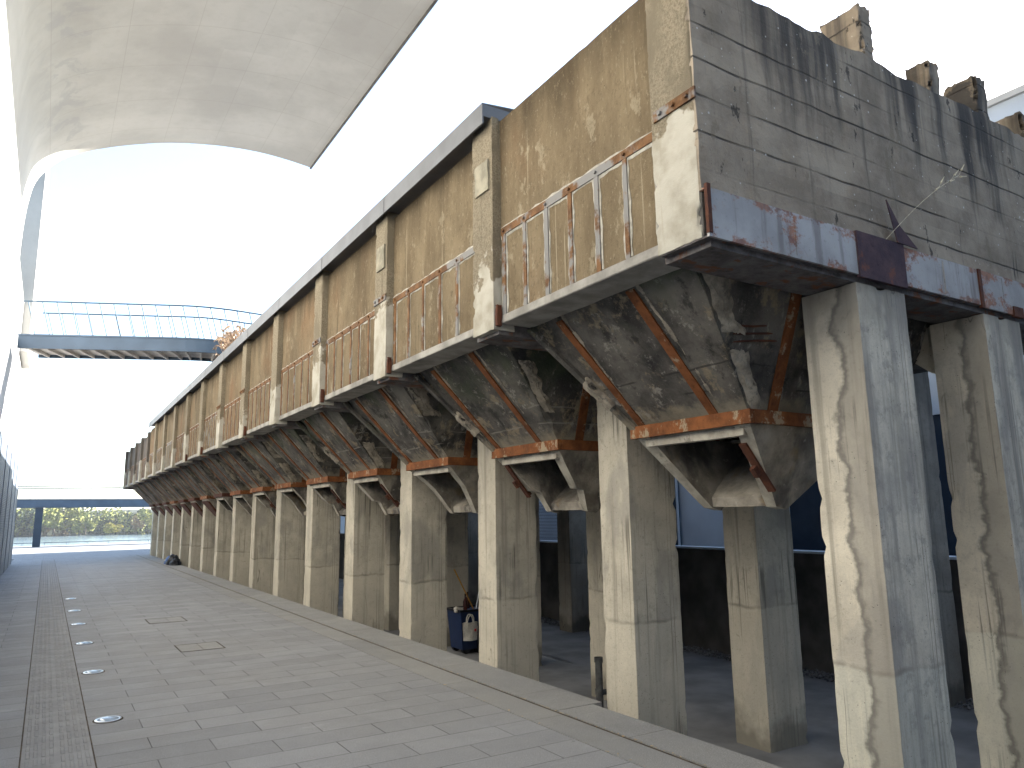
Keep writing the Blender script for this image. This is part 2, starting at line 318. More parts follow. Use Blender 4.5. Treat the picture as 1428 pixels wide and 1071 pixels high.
def m_paving(name, bw, rh, off, c1, c2, joint, rot=False, x0=0., y0=0., warm=None):
    n = NT(name)
    b = n.t.nodes.new('ShaderNodeTexBrick'); b.offset = off; b.inputs['Scale'].default_value = 1.
    b.inputs['Brick Width'].default_value = bw; b.inputs['Row Height'].default_value = rh; b.inputs['Mortar Size'].default_value = .0055; b.inputs['Mortar Smooth'].default_value = .15
    b.inputs['Color1'].default_value = (0, 0, 0, 1); b.inputs['Color2'].default_value = (1, 1, 1, 1); b.inputs['Mortar'].default_value = (.5, .5, .5, 1)
    v = n.vec(n.math('SUBTRACT', n.y, y0), n.math('SUBTRACT', n.x, x0), 0) if rot else n.vec(n.math('SUBTRACT', n.x, x0), n.math('SUBTRACT', n.y, y0), 0)
    n.put(b.inputs['Vector'], v)
    c = n.mix(b.outputs['Color'], c1, c2)
    if warm: c = n.mix(n.map(n.noise(.35, 3, .5), .42, .6, 0, .45), c, warm)
    c = n.mix(n.map(n.noise(110, 2, .8), .45, .6, 0, .6), c, tuple(k * .5 for k in c1))
    c = n.mix(n.map(n.noise(75, 2, .8), .58, .66, 0, .6), c, tuple(min(1, k * 1.6) for k in c2))
    c = n.mix(n.map(n.noise(.8, 6, .65), .5, .8, 0, .3), c, tuple(k * .6 for k in c1))
    c = n.mix(n.map(n.noise(6, 5, .7), .58, .75, 0, .28), c, tuple(k * .55 for k in c1))
    c = n.mix(n.math('MULTIPLY', b.outputs['Fac'], n.map(n.noise(.9, 3), .3, .7, .55, 1)), c, joint)
    gs = n.voro(2.3); c = n.mix(n.math('MULTIPLY', n.map(n.math('ADD', gs, n.math('MULTIPLY', n.noise(9), .05)), .055, .075, 1, 0), n.map(n.noise(.7, 2), .5, .55, 0, .55)), c, tuple(k * .35 for k in c1))
    gw = n.noise(1, 5, .7, n.scl(.9, 3.5, 1)); c = n.mix(n.map(gw, .58, .75, 0, .3), c, tuple(min(1, k * 1.35) for k in c2))
    h = n.math('SUBTRACT', n.math('MULTIPLY', n.noise(70, 3, .7), .25), b.outputs['Fac'])
    return n.done(c, n.map(n.noise(2, 4), .3, .7, .62, .85), 0, n.bump(h, .5, .008), .3)

def m_canopy():
    n = NT('fair_faced_concrete')
    c = n.mix(n.map(n.noise(.35, 5, .55), .35, .65), (.36, .35, .33), (.45, .44, .415))
    pn = n.math('FLOOR', n.math('DIVIDE', n.y, 2.4)); px = n.math('FLOOR', n.math('DIVIDE', n.x, 1.9))
    c = n.mix(.13, c, n.ramp(n.noise(5.3, 1, .5, n.vec(px, pn, 0)), (.35, (.29, .283, .27)), (.65, (.48, .47, .45))))
    st = n.noise(1, 5, .6, n.scl(.5, .18, .5), 1.); c = n.mix(n.map(st, .5, .75, 0, .22), c, (.33, .32, .3)); c = n.mix(n.map(n.noise(4, 5, .6), .45, .8, 0, .2), c, (.3, .29, .27))
    jy = n.map(n.math('ABSOLUTE', n.math('SUBTRACT', n.math('FRACT', n.math('DIVIDE', n.y, 2.4)), .5)), .003, .008, 1, 0)
    jx = n.map(n.math('ABSOLUTE', n.math('SUBTRACT', n.math('FRACT', n.math('DIVIDE', n.x, 1.9)), .5)), .003, .008, 1, 0)
    c = n.mix(n.math('MULTIPLY', n.math('MAXIMUM', jx, jy), .3), c, (.25, .23, .2))
    dm = n.noise(.9, 6, .65, None, .6); band = n.map(n.math('ABSOLUTE', n.math('SUBTRACT', n.x, -.55)), .2, 1.1, 1, 0)
    c = n.mix(n.math('MULTIPLY', n.map(dm, .5, .58), n.math('MULTIPLY', band, .5)), c, (.3, .3, .3))
    return n.done(c, .75, 0, n.bump(n.noise(9, 5, .6), .2, .01), .25)

def m_leaf(name, cols, rough=.7):
    n = NT(name)
    k = n.map(n.noise(.55, 3), .32, .68); c = n.ramp(k, (0., cols[0]), (.5, cols[1]), (1., cols[2]))
    c = n.mix(n.map(n.noise(2.7, 3), .4, .62, 0, .55), c, cols[0])
    m = n.done(c, rough, 0, None, .2)
    n.b.inputs['Transmission Weight'].default_value = 0
    return m

def m_mesh_panel():
    n = NT('expanded_metal_cladding')
    a = n.math('MULTIPLY', n.z, 1 / .07); row = n.math('FLOOR', a)
    yy = n.math('ADD', n.math('MULTIPLY', n.y, 1 / .16), n.math('MULTIPLY', row, .5))
    fz = n.math('ABSOLUTE', n.math('SUBTRACT', n.math('FRACT', a), .5)); fy = n.math('ABSOLUTE', n.math('SUBTRACT', n.math('FRACT', yy), .5))
    hole = n.map(n.math('ADD', fz, n.math('MULTIPLY', fy, .8)), .3, .4, 1, 0)
    c = n.mix(hole, (.17, .2, .25), (.045, .055, .08))
    return n.done(c, .5, .3, n.bump(n.math('SUBTRACT', 1., hole), .6, .02), .4)

def m_water():
    n = NT('river_water')
    h = n.noise(1., 4, .6, n.scl(.25, .8, 1)); nm = n.bump(h, .35, .25); nm = n.bump(n.noise(2.2, 3), .2, .06, nm)
    return n.done((.16, .22, .25), .12, 0, nm, .5)

def m_glass(name, col, rough=.08): return m_plain(name, col, rough, 0, .1, 2, .0, .6)

TAN = (.34, .272, .178)
M = dict(
    facade=m_facade('streaked_tan_render', (.095, .07, .042), (.19, .148, .092), (.18, .092, .045), (.33, .285, .2)),
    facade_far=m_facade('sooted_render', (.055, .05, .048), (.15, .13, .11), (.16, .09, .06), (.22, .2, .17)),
    pil=m_pilaster('exposed_aggregate_and_mortar', (.25, .212, .15)),
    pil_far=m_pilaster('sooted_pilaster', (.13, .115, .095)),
    end=m_endwall(), col=m_column('cast_column_concrete', (.5, .452, .355)), colA=m_column('stained_shaded_column_concrete', (.64, .575, .45), True),
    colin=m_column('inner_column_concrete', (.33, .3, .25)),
    hop=m_hopper(), chrim=m_rust('worn_pale_rim', (.26, .235, .19), (.44, .405, .33), (.12, .105, .085), .7, .6), scar=m_rust('spalled_mortar', (.16, .14, .11), (.4, .35, .27), (.06, .055, .048), .8, .55), soffr=m_rust('rusty_soffit_plate', (.06, .052, .048), (.15, .14, .135), (.15, .06, .03), .9, .55), chute=m_chute(),
    band=m_rust('orange_rust', (.12, .042, .014), (.25, .09, .028), (.36, .3, .2), .8, .56), strapr=m_rust('hopper_strap_rust', (.11, .038, .013), (.23, .082, .026), (.34, .29, .2), .75, .58),
    dkrust=m_rust('dark_rust', (.05, .02, .014), (.11, .04, .02), (.2, .14, .1), .4, .66),
    purple=m_rust('old_red_lead_paint', (.045, .03, .04), (.085, .05, .055), (.16, .06, .035), .7, .56),
    steel=m_painted_steel(), strap=m_strap(), caulk=m_plain('pale_mortar_seam', (.33, .31, .26), .9, 0, .3, 9, .6),
    soffit=m_plain('grey_soffit', (.27, .255, .225), .85, 0, .3, 3, .3),
    coping=m_plain('zinc_coping', (.115, .12, .128), .5, .3, .15, 2, .1, .4), dkc=m_plain('dark_soffit_concrete', (.09, .083, .075), .95, 0, .4, 2, .4),
    scar2=m_plain('grey_mortar', (.24, .22, .165), .95, 0, .3, 5, .6), panelf=m_plain('panel_edge', (.26, .29, .33), .5, .2, .1, 3, .1), canopy=m_canopy(), white=m_plain('white_render', (.5, .492, .475), .85, 0, .05, .5, .1), panel=m_mesh_panel(),
    pave=m_paving('granite_paving', 1.14, .46, .5, (.26, .26, .261), (.335, .334, .334), (.04, .039, .038), x0=.58, y0=.03, warm=(.288, .281, .268)),
    edge=m_paving('granite_edging', 2.3, .47, 0., (.25, .247, .24), (.33, .325, .31), (.07, .06, .048), True, 5.03, .9, warm=(.33, .315, .28)),
    kerb=m_paving('granite_coping', 2.3, 1.2, 0., (.25, .247, .24), (.325, .32, .305), (.07, .06, .05), True, 5.52, 2.0, warm=(.31, .3, .27)),
    tact=m_plain('tactile_granite', (.28, .278, .274), .8, 0, .12, 3, .4), floor=m_plain('screed_floor', (.16, .158, .155), .8, 0, .25, 1.2, .25),
    joint=m_plain('joint_dirt', (.075, .058, .04), .95, 0, .5, 9, .6), leaf_sh=m_plain('withered_leaf', (.42, .31, .22), .8, 0, .4, 9, 0), leaf_dry=m_plain('dry_leaf', (.42, .3, .15), .8, 0, .4, 20, .2),
    blue=m_plain('blue_grey_steel', (.065, .1, .15), .5, .2, .12, 1.2, .1, .4), bluedk=m_plain('dark_blue_steel', (.03, .048, .075), .5, .2, .15, 1, .1, .4),
    soffb=m_plain('bridge_soffit', (.5, .48, .46), .7, 0, .15, 2, .1), wire=m_plain('thin_rail_steel', (.045, .08, .115), .45, .3, .1, 3, .05),
    water=m_water(), hill=m_plain('scrub_hillside', (.035, .042, .026), .95, 0, .5, .25, .6), bank=m_plain('river_bank_soil', (.12, .105, .075), .95, 0, .4, .2, .4), gravel=m_plain('grey_gravel', (.12, .12, .125), .9, 0, .6, 18, 1.),
    glass=m_glass('dark_glass', (.03, .045, .07), .1), pale=m_plain('pale_blue_panel', (.5, .56, .64), .6, 0, .08, .7, .05),
    ret=m_plain('retaining_concrete', (.085, .08, .073), .95, 0, .35, 1.4, .3),
    binb=m_plain('navy_plastic', (.012, .026, .075), .45, 0, .15, 8, .05, .4), bink=m_plain('black_plastic', (.012, .012, .014), .5, 0, .2, 8, .05, .4), binlt=m_plain('blue_plastic', (.015, .05, .16), .4, 0, .1, 6, .05, .4),
    wht=m_plain('white_print', (.75, .77, .8), .6, 0, .05, 5, 0), canvas=m_plain('canvas_cloth', (.55, .52, .45), .95, 0, .15, 25, .5), red=m_plain('red_print', (.55, .05, .04), .7, 0, .1, 9, 0),
    wood=m_plain('yellow_wood', (.5, .26, .05), .6, 0, .15, 12, .1), yel=m_plain('yellow_plastic', (.7, .55, .03), .5, 0, .1, 9, 0), brown=m_plain('brown_glass', (.05, .015, .01), .15, 0, .1, 5, 0, .5),
    pipe=m_plain('grey_pipe', (.1, .1, .095), .6, .2, .3, 9, .3), lens=m_plain('frosted_lens', (.34, .42, .5), .1, 0, .03, 5, 0, .8), rim=m_plain('brushed_rim', (.62, .63, .64), .3, .9, .1, 8, .05),
    dry=m_plain('dry_straw', (.55, .48, .34), .9, 0, .3, 14, 0), twig=m_plain('dry_twig', (.3, .22, .16), .9, 0, .4, 9, 0), bark=m_plain('bark', (.1, .08, .06), .95, 0, .3, 3, .3),
    far=m_plain('hazy_blue_tower', (.45, .6, .74), .8, 0, .05, .02, 0),  # distance haze put into the base colour
    lf_y=m_leaf('yellowing_leaves', ((.15, .145, .035), (.36, .31, .05), (.5, .42, .08))), lf_l=m_leaf('lime_leaves', ((.085, .10, .035), (.21, .22, .05), (.34, .33, .085))),
    lf_o=m_leaf('orange_leaves', ((.09, .06, .03), (.17, .11, .045), (.24, .17, .07))), lf_g=m_leaf('dull_green_leaves', ((.022, .036, .024), (.05, .07, .034), (.11, .12, .045))),
)

# ------------------------------------------------------------------ camera, light
RM = ((0.85, 0.08, 0.52), (-0.53, 0.16, 0.84), (-0.01, -0.98, 0.17))
def camera():
    import math
    f = 1032.; cx, cy = 714., 535.5
    Y = Vector((65 - cx, 727 - cy, f)).normalized(); X = Vector((2400 - cx, 692 - cy, f)); X = (X - Y * X.dot(Y)).normalized(); Z = X.cross(Y)
    if Z.y > 0: Z = -Z
    rows = (X, Y, Z)                                   # world axes seen from the camera (x right, y down, z forward)
    m = Matrix([[r.x, -r.y, -r.z, 0] for r in rows] + [[0, 0, 0, 1]])
    cd = bpy.data.cameras.new('camera'); cd.sensor_width = 36; cd.lens = 36 * f / 1428; cd.clip_end = 6000; cd.clip_start = .05
    co = bpy.data.objects.new('camera', cd); COL.objects.link(co); m.translation = Vector((0, 0, 2.4)); co.matrix_world = m
    SC.camera = co
camera()
EL, AZ = math.radians(24.5), math.radians(77)          # AZ: from +Y towards +X
S = Vector((math.sin(AZ) * math.cos(EL), math.cos(AZ) * math.cos(EL), math.sin(EL)))
sd = bpy.data.lights.new('sun', 'SUN'); sd.energy = 5.0; sd.angle = math.radians(.5); sd.color = (1, .955, .88)
so = bpy.data.objects.new('sun', sd); COL.objects.link(so); so.rotation_euler = (-S).to_track_quat('-Z', 'Y').to_euler()
w = bpy.data.worlds.new('World'); SC.world = w; w.use_nodes = True; nt = w.node_tree; nt.nodes.clear()
sky = nt.nodes.new('ShaderNodeTexSky'); sky.sky_type = 'NISHITA'; sky.sun_disc = False; sky.sun_elevation = EL; sky.sun_rotation = AZ
sky.air_density = 1.0; sky.dust_density = 0.7; sky.ozone_density = 1.0
bg = nt.nodes.new('ShaderNodeBackground'); bg.inputs[1].default_value = .078; wo = nt.nodes.new('ShaderNodeOutputWorld')
nt.links.new(sky.outputs[0], bg.inputs[0]); nt.links.new(bg.outputs[0], wo.inputs[0])
vs = SC.view_settings; vs.view_transform = 'Standard'; vs.look = 'None'; vs.exposure = 2.8; vs.gamma = 1
SC.cycles.max_bounces = 10; SC.cycles.diffuse_bounces = 6

# ------------------------------------------------------------------ ground
NB = 17; P0 = 3.975; SP = 3.363                          # bay grid along the bunker
YE = P0 + SP * (NB - 1) + .6                             # far end of the bunker
def py(n): return P0 + SP * n
FL = -.85
struct(MB().box(-1.62, 5.03, -30, 59.2, -.3, 0).obj('pavement', M['pave']))
struct(MB().box(5.045, 5.5, -30, 59.2, -.3, 0).obj('pavement_edging', M['edge']))
o = MB(); o.box(5.535, 6.08, -30, 7.95, -.9, .012); o.box(5.535, 6.24, 7.97, 59.2, -.9, .012); struct(o.obj('kerb_coping', M['kerb']))
struct(MB().box(5.03, 5.045, -30, 59.2, -.3, -.012).box(5.5, 5.535, -30, 59.2, -.3, -.003).obj('pavement_joints', M['joint']))
struct(MB().box(-90, 120, 59.2, 89, -.5, 0).obj('plaza_pavement', M['pave']))
struct(MB().box(6.08, 13.6, -30, 59.2, -1.2, FL).obj('lower_floor', M['floor']))
struct(MB().box(13.9, 70, -30, 59.2, -1.2, -.02).obj('court_pavement', M['floor']))
struct(MB().box(-90, 120, 89, 97, -3.4, -.9).obj('lower_quay', M['kerb']))
struct(MB().add([(-900, 97, -3), (1500, 97, -3), (1500, 330, -3), (-900, 330, -3)], [(0, 1, 2, 3)]).obj('river', M['water']))
struct(MB().grid(lambda u, v: (-900 + 2400 * u, 326 + 400 * v, -3.2 + min(1, v * 14) * 9.4 + (noise.noise((u * 60, v * 9, 0)) * 2.0 if v > 0 else 0)), 160, 28).obj('far_river_bank', M['hill']))
struct(MB().box(-400, -1.62, -60, 59.2, -.6, -.03).obj('ground', M['floor']))
struct(MB().add([(-3000, -3000, -3.6), (3500, -3000, -3.6), (3500, 4000, -3.6), (-3000, 4000, -3.6)], [(0, 1, 2, 3)]).obj('terrain', M['bank']))

# fallen leaves and grit in the joints
o = MB()
for i in range(900):
    y = 3 + 45 * R.random() ** 1.6; x = R.choice([5.517, 5.517, 5.517, 5.038]) + R.gauss(0, .012); a = R.random() * 6.3; s_ = R.uniform(.006, .018); z = .008 + R.random() * .006
    o.add([(x + s_ * math.cos(a + k * 1.57) * (1 if k % 2 else .5), y + s_ * math.sin(a + k * 1.57) * (1 if k % 2 else .5), z + R.random() * .008) for k in range(4)], [(0, 1, 2, 3)])
tag(o.obj('fallen_leaves', M['leaf_dry'], weld=False), 'dry leaf crumbs lying along the joints of the pavement edge', 'leaves', kind='stuff')

# tactile strip
o = MB(); o.box(-.03, .6, -4, 56, 0, .004)
for k in range(int(60 / .3)):
    y = -4 + .3 * k + .03
    if y > 55.6: break
    for t in range(2):
        for j in range(4):
            x = -.03 + .315 * t + .03 + .072 * j
            o.hexa([(x, y, .004), (x + .042, y, .004), (x + .042, y + .24, .004), (x, y + .24, .004)], [(x + .008, y + .012, .012), (x + .034, y + .012, .012), (x + .034, y + .228, .012), (x + .008, y + .228, .012)])
tp = tag(o.obj('tactile_paving', M['tact'], weld=False), 'ribbed tactile guide strip running along the granite pavement', 'tactile paving')
MB().box(-.047, -.033, -4, 56, 0, .003).box(.603, .617, -4, 56, 0, .003).obj('strip_joint', M['joint'], tp)

# ground lights
GL = [10.8, 14.2, 17.55, 20.8, 23.9, 27.6]
names = ['nearest', 'second nearest', 'third nearest', 'fourth nearest', 'second farthest', 'farthest']
g0 = None
for i, y in enumerate(GL):
    if g0 is None:
        g0 = empty('ground_light', (.83, y, 0), '', 'ground light', 'round lights set into the pavement')
        MB().lathe([(.148, .001), (.148, .009), (.138, .013), (.12, .011), (.116, .003)], 32).obj('rim', M['rim'], g0, smooth=40)
        MB().lathe([(.168, .0008), (.168, .003), (.149, .003)], 32).obj('seating_ring', M['joint'], g0)
        MB().lathe([(.118, .005), (.1, .017), (.065, .027), (.03, .031), (.0005, .032)], 32).obj('lens', M['lens'], g0, smooth=60)
        g = g0
    else: g = copy_tree(g0)
    g.location = (.83, y, 0); g['label'] = f'round glass ground light beside the tactile strip, {names[i]} of the six'

# access covers
def cover(x0, x1, y0, y1, label):
    e = empty('access_cover', ((x0 + x1) / 2, (y0 + y1) / 2, 0), label, 'access cover', 'stone-filled covers in the pavement')
    a, b = (x1 - x0) / 2, (y1 - y0) / 2
    m = MB(); t = .018
    m.box(-a, a, -b, -b + t, 0, .006).box(-a, a, b - t, b, 0, .006).box(-a, -a + t, -b + t, b - t, 0, .006).box(a - t, a, -b + t, b - t, 0, .006)
    m.obj('cover_frame', M['joint'], e); MB().box(-a + t + .004, a - t - .004, -b + t + .004, b - t - .004, 0, .005).obj('stone_infill', M['edge'], e)
cover(2.28, 3.06, 15.28, 16.15, 'square stone-filled access cover nearer the camera in open pavement')
cover(2.23, 3.06, 19.8, 20.75, 'square stone-filled access cover farther off in open pavement')

# ------------------------------------------------------------------ the bunker
BK = tag(link('coal_bunker', None, None, (8.4, 31, 4.6)), 'long weathered concrete coal bunker raised on columns, steel fascia at its near end', 'bunker')
BK.location = (0, 0, 0)
XF = 4.32; XP = 4.44; ZB = 4.65; ZT = 7.2
pil_v = [MB().rough(0, .3, 0, .5, 4.56, 7.3, .05, .004, .05, 3.5, k + 1.3, chipthr=.05).mesh('pilaster', M['pil'], 50) for k in range(4)]
pil_d = MB().rough(0, .3, 0, .5, 4.56, 7.1, .15, .01, .05, 3.5, 8.8).mesh('pilaster', M['pil_far'], 50)
bolt_v = MB(); bolt_v.box(-.02, 0, -.0, .5, 5.8, 5.9)
for yy in (.09, .25, .41): bolt_v.tube((-.02, yy, 5.85), (-.045, yy, 5.85), .022, 6)
bolt_m = bolt_v.mesh('tie_plate', M['strap'])
stub_v = MB(); stub_v.rough(.02, .09, -.05, .0, 4.6, 4.86, .03, .006, .03, 9, 4.4); stub_m = stub_v.mesh('rusted_bar_end', M['dkrust'])
patch_v = MB(); patch_v.rough(-.025, .05, .06, .4, 6.35, 6.75, .08, .01, .03, 4, 2.2); patch_m = patch_v.mesh('mortar_patch', M['scar2'], 50)
for n in range(NB):
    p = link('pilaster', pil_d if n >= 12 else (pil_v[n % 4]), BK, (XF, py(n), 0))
    if n == 0:
        p.data = MB().rough(0, .35, .035, .55, 4.58, 7.32, .04, .004, .05, 3.5, 5.1, chipthr=.1).mesh('pilaster', M['pil'], 50)
    if n in (0, 2, 3, 5, 6): link('tie_plate', bolt_m, p)
    if n in (1, 2, 3, 5, 7, 8): link('rusted_bar_end', stub_m, p)
    if n in (1, 2): link('mortar_patch', patch_m, p)
# wall panels of the bays with their strap frames
L = SP - .5
def ragged(a0, b0, a1, b1, axis_pts, amp, rr):
    return None
def frame_mesh(kind):
    rr = random.Random(kind * 11 + 3); m = MB(); ns = 7 if kind == 0 else (7 if kind == 1 else 6)
    zt = 5.78
    t = .016
    # seams of pale mortar with uneven outlines, then the steel proud of them
    def seam_v(y, w, z0, z1):
        k = 9; l = [(y - w * rr.uniform(.9, 1.6), z0 + (z1 - z0) * i / k) for i in range(k + 1)]; r = [(y + w * rr.uniform(.9, 1.7), z0 + (z1 - z0) * i / k) for i in range(k, -1, -1)]
        m.prism(l + r, 'x', 0, -.006, 1)
    k = 26; up = [(L * (1 - i / k), zt + .055 + rr.uniform(0, .03)) for i in range(k + 1)]; lo = [(L * i / k, zt - .055 - rr.uniform(0, .035)) for i in range(k + 1)]
    m.prism(up + lo, 'x', .0, -.004, 1)
    m.box(-t, 0, .02, L - .02, zt - .045, zt + .045, 0)
    for i in range(ns):
        y = .1 + (L - .2) * i / (ns - 1) + rr.uniform(-.02, .02); w = .032 + rr.uniform(-.004, .006)
        seam_v(y, w + .012, ZB + .1, zt - .06)
        m.box(-t - .003, 0, y - w, y + w, ZB + .085, zt - .047 if kind else zt - .05, 0)
        m.tube((-t, y, zt), (-t - .022, y, zt), .018, 6, mi=0)
    m.box(-t - .002, .02, 0, L, ZB - .005, ZB + .085, 2)
    return m.mesh('strap_frame', [M['strap'], M['caulk'], M['soffit']])
frames = [frame_mesh(k) for k in range(3)]
pan_m = MB().rough(0, .34, 0, L, ZB, ZT, .16, .006, .02, 1.2, 3).mesh('wall_panel', M['facade'], 40)
pan_1 = MB().rough(0, .34, 0, L + .02, ZB, ZT + .06, .1, .002, .004, 2.2, 6, chipthr=0).mesh('wall_panel', M['facade'], 40)
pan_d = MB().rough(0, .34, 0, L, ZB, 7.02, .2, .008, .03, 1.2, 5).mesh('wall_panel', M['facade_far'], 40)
sof_m = MB().box(.0, .42, 0, L, ZB - .012, ZB - .001).mesh('edge_beam', M['soffit'])
for n in range(NB - 1):
    y = py(n) + .5
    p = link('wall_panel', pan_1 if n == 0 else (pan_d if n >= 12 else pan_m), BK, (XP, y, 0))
    link('strap_frame', frames[0 if n == 0 else 1 + n % 2], p)
    link('edge_beam', sof_m, BK, (XP - .01, y, 0))
# metal coping along the capped stretch
o = MB(); cy0, cy1 = py(1) + .02, 43.2
o.box(XF - .1, XF + .42, cy0, cy1, 7.28, 7.31).box(XF - .12, XF - .1, cy0, cy1, 7.18, 7.44).hexa([(XF - .12, cy0, 7.44), (XF + .42, cy0, 7.5), (XF + .42, cy1, 7.5), (XF - .12, cy1, 7.44)], [(XF - .12, cy0, 7.455), (XF + .42, cy0, 7.515), (XF + .42, cy1, 7.515), (XF - .12, cy1, 7.455)])
o.box(XF - .1, XF + .42, cy0, cy0 + .015, 7.31, 7.44)
for k in range(1, 12): o.box(XF - .126, XF - .12, cy0 + 3.2 * k, cy0 + 3.2 * k + .05, 7.17, 7.447)
o.obj('coping', M['coping'], BK)
# end wall: ragged top, leaning back slightly
rr = random.Random(5); nx, nz = 90, 16
def topz(x):
    base = 7.1 - .05 * math.sin((x - 4) * .9)
    if x < 4.9: base += .2 * (4.9 - x) / .6 * .6
    if 7.1 < x < 7.6: base -= (x - 7.1) * .12
    if x >= 7.6: base -= .06
    return base + noise.noise((x * 3, 1, 0)) * .05 + noise.noise((x * 11, 4, 0)) * .03
o = MB(); X0, X1 = XF + .004, 12.4
def ew(side):
    def fn(u, v):
        x = X0 + (X1 - X0) * u; z = 4.98 + (topz(x) - 4.98) * v
        d = noise.noise_vector((x * 2.2, z * 2.2, side)) * .012
        y = (3.985 if side == 0 else 4.36) + (.012 * v if side == 0 else 0)
        # a board step here and there
        if side == 0: y += .006 * (int(z / .335) % 2)
        return (x, y + d.y, z + (d.z if v > .95 else 0))
    return fn
o.grid(ew(0), nx, nz); o.grid(ew(1), nx, nz)
o.grid(lambda u, v: tuple(a + (b - a) * v for a, b in zip(ew(0)(u, 1), ew(1)(u, 1))), nx, 3)
o.grid(lambda u, v: tuple(a + (b - a) * u for a, b in zip(ew(0)(0, v), ew(1)(0, v))), 2, nz)
o.grid(lambda u, v: tuple(a + (b - a) * u for a, b in zip(ew(0)(1, v), ew(1)(1, v))), 2, nz)
EW = o.obj('end_wall', M['end'], BK, smooth=35)
for i, (x0, x1, y1, z1) in enumerate([(6.93, 7.16, 4.5, 7.74), (8.22, 8.45, 4.3, 7.52), (9.27, 9.55, 4.42, 7.66), (10.4, 11.1, 4.4, 7.5)]):
    MB().rough(x0, x1, 4.04, y1, 6.85, z1, .035, .016, .09, 4.5, i + 2.7, chipthr=-.3).obj('broken_wall_stub', M['end'], BK, smooth=60)
# steel skin of the end beam
o = MB(); o.box(4.325, 6.29, 3.93, 3.955, 4.57, 4.99).box(7.075, 8.52, 3.935, 3.955, 4.58, 4.985).box(8.53, 9.4, 3.93, 3.955, 4.56, 4.985).box(9.41, 12.4, 3.935, 3.955, 4.57, 4.985)
MB().box(4.33, 12.4, 3.957, 4.5, 4.57, 4.585).obj('soffit_plate', M['soffr'], BK); o.box(4.325, 12.4, 3.957, 4.02, 4.98, 4.992)
for x in (5.4, 7.8, 9.02): o.box(x, x + .012, 3.925, 3.935, 4.6, 4.96)
SF = o.obj('steel_fascia', M['steel'], BK)
MB().box(6.295, 7.07, 3.915, 3.953, 4.545, 5.0).obj('cover_plate', M['purple'], SF)
for b_ in ((8.5, 8.56, 3.92, 3.953, 4.55, 4.99), (9.2, 9.42, 3.915, 3.953, 4.54, 4.66), (4.318, 4.36, 3.92, 3.953, 4.6, 5.02)): MB().box(*b_).obj('rusted_edge_strip', M['dkrust'], SF)
MB().prism([(6.83, 5.42), (6.95, 5.0), (7.3, 4.99), (7.02, 5.18)], 'y', 3.90, 3.912).obj('torn_plate', M['purple'], SF)
MB().box(4.34, 12.4, 4.0, 4.36, 4.59, 4.978).obj('end_beam', M['dkc'], BK)
# floor, hidden rear wall, far end
MB().box(4.86, 12.4, 4.36, YE, 4.66, 4.9).obj('bunker_floor', M['dkc'], BK)
MB().box(12.1, 12.4, 4.36, YE, 4.9, 7.1).obj('rear_wall', M['end'], BK)
MB().box(4.8, 12.1, YE - .3, YE, 4.9, 7.0).obj('far_end_wall', M['end'], BK)
cb = MB().rough(4.4, 12.3, .02, .55, 4.515, 4.655, .5, .006, .02, 2, 3).mesh('cross_beam', M['soffr'], 40)
for n in range(NB): link('cross_beam', cb, BK, (0, py(n), 0))
# dry weeds on it are separate things, below

# ------------------------------------------------------------------ hoppers
GAP = SP - .6
def hopper_body(seed):
    m = MB(); h = GAP / 2 - .015
    T = [(-2.2, -h, 4.66), (2.2, -h, 4.66), (2.2, h, 4.66), (-2.2, h, 4.66)]; B = [(-1.0, -.86, 3.38), (1.0, -.86, 3.38), (1.0, .86, 3.38), (-1.0, .86, 3.38)]
    sv = Vector((seed * 5.1, seed * 2.3, seed))
    def disp(p, u, v):
        q = Vector(p) * 1.3 + sv; d = noise.noise(q * 2) * .005 + noise.noise(q * 7) * .004
        e = min(u, 1 - u); g = noise.noise(q * 1.7 + Vector((3, 3, 3)))
        # spalled arrises
        if e < .16: d -= max(0, g - .1) * .16 * (1 - e / .16)
        d -= max(0, noise.noise(q * .9) - .32) * .12
        return d
    for k in range(4):
        a, b = k, (k + 1) % 4
        m.quadgrid(B[a], B[b], T[b], T[a], 30, 30, disp)
    return m.mesh('hopper_body', M['hop'], 40)
def bar(m, p, q, side, w, t, mi=0):
    """flat bar from p to q, width vector along side, thickness outwards n"""
    p, q = Vector(p), Vector(q); s_ = Vector(side).normalized(); n_ = (q - p).cross(s_).normalized() * t
    if n_.z > 0: n_ = -n_
    a = [p - s_ * w, p + s_ * w, q + s_ * w, q - s_ * w]
    m.hexa(a, [v + n_ for v in a], mi)
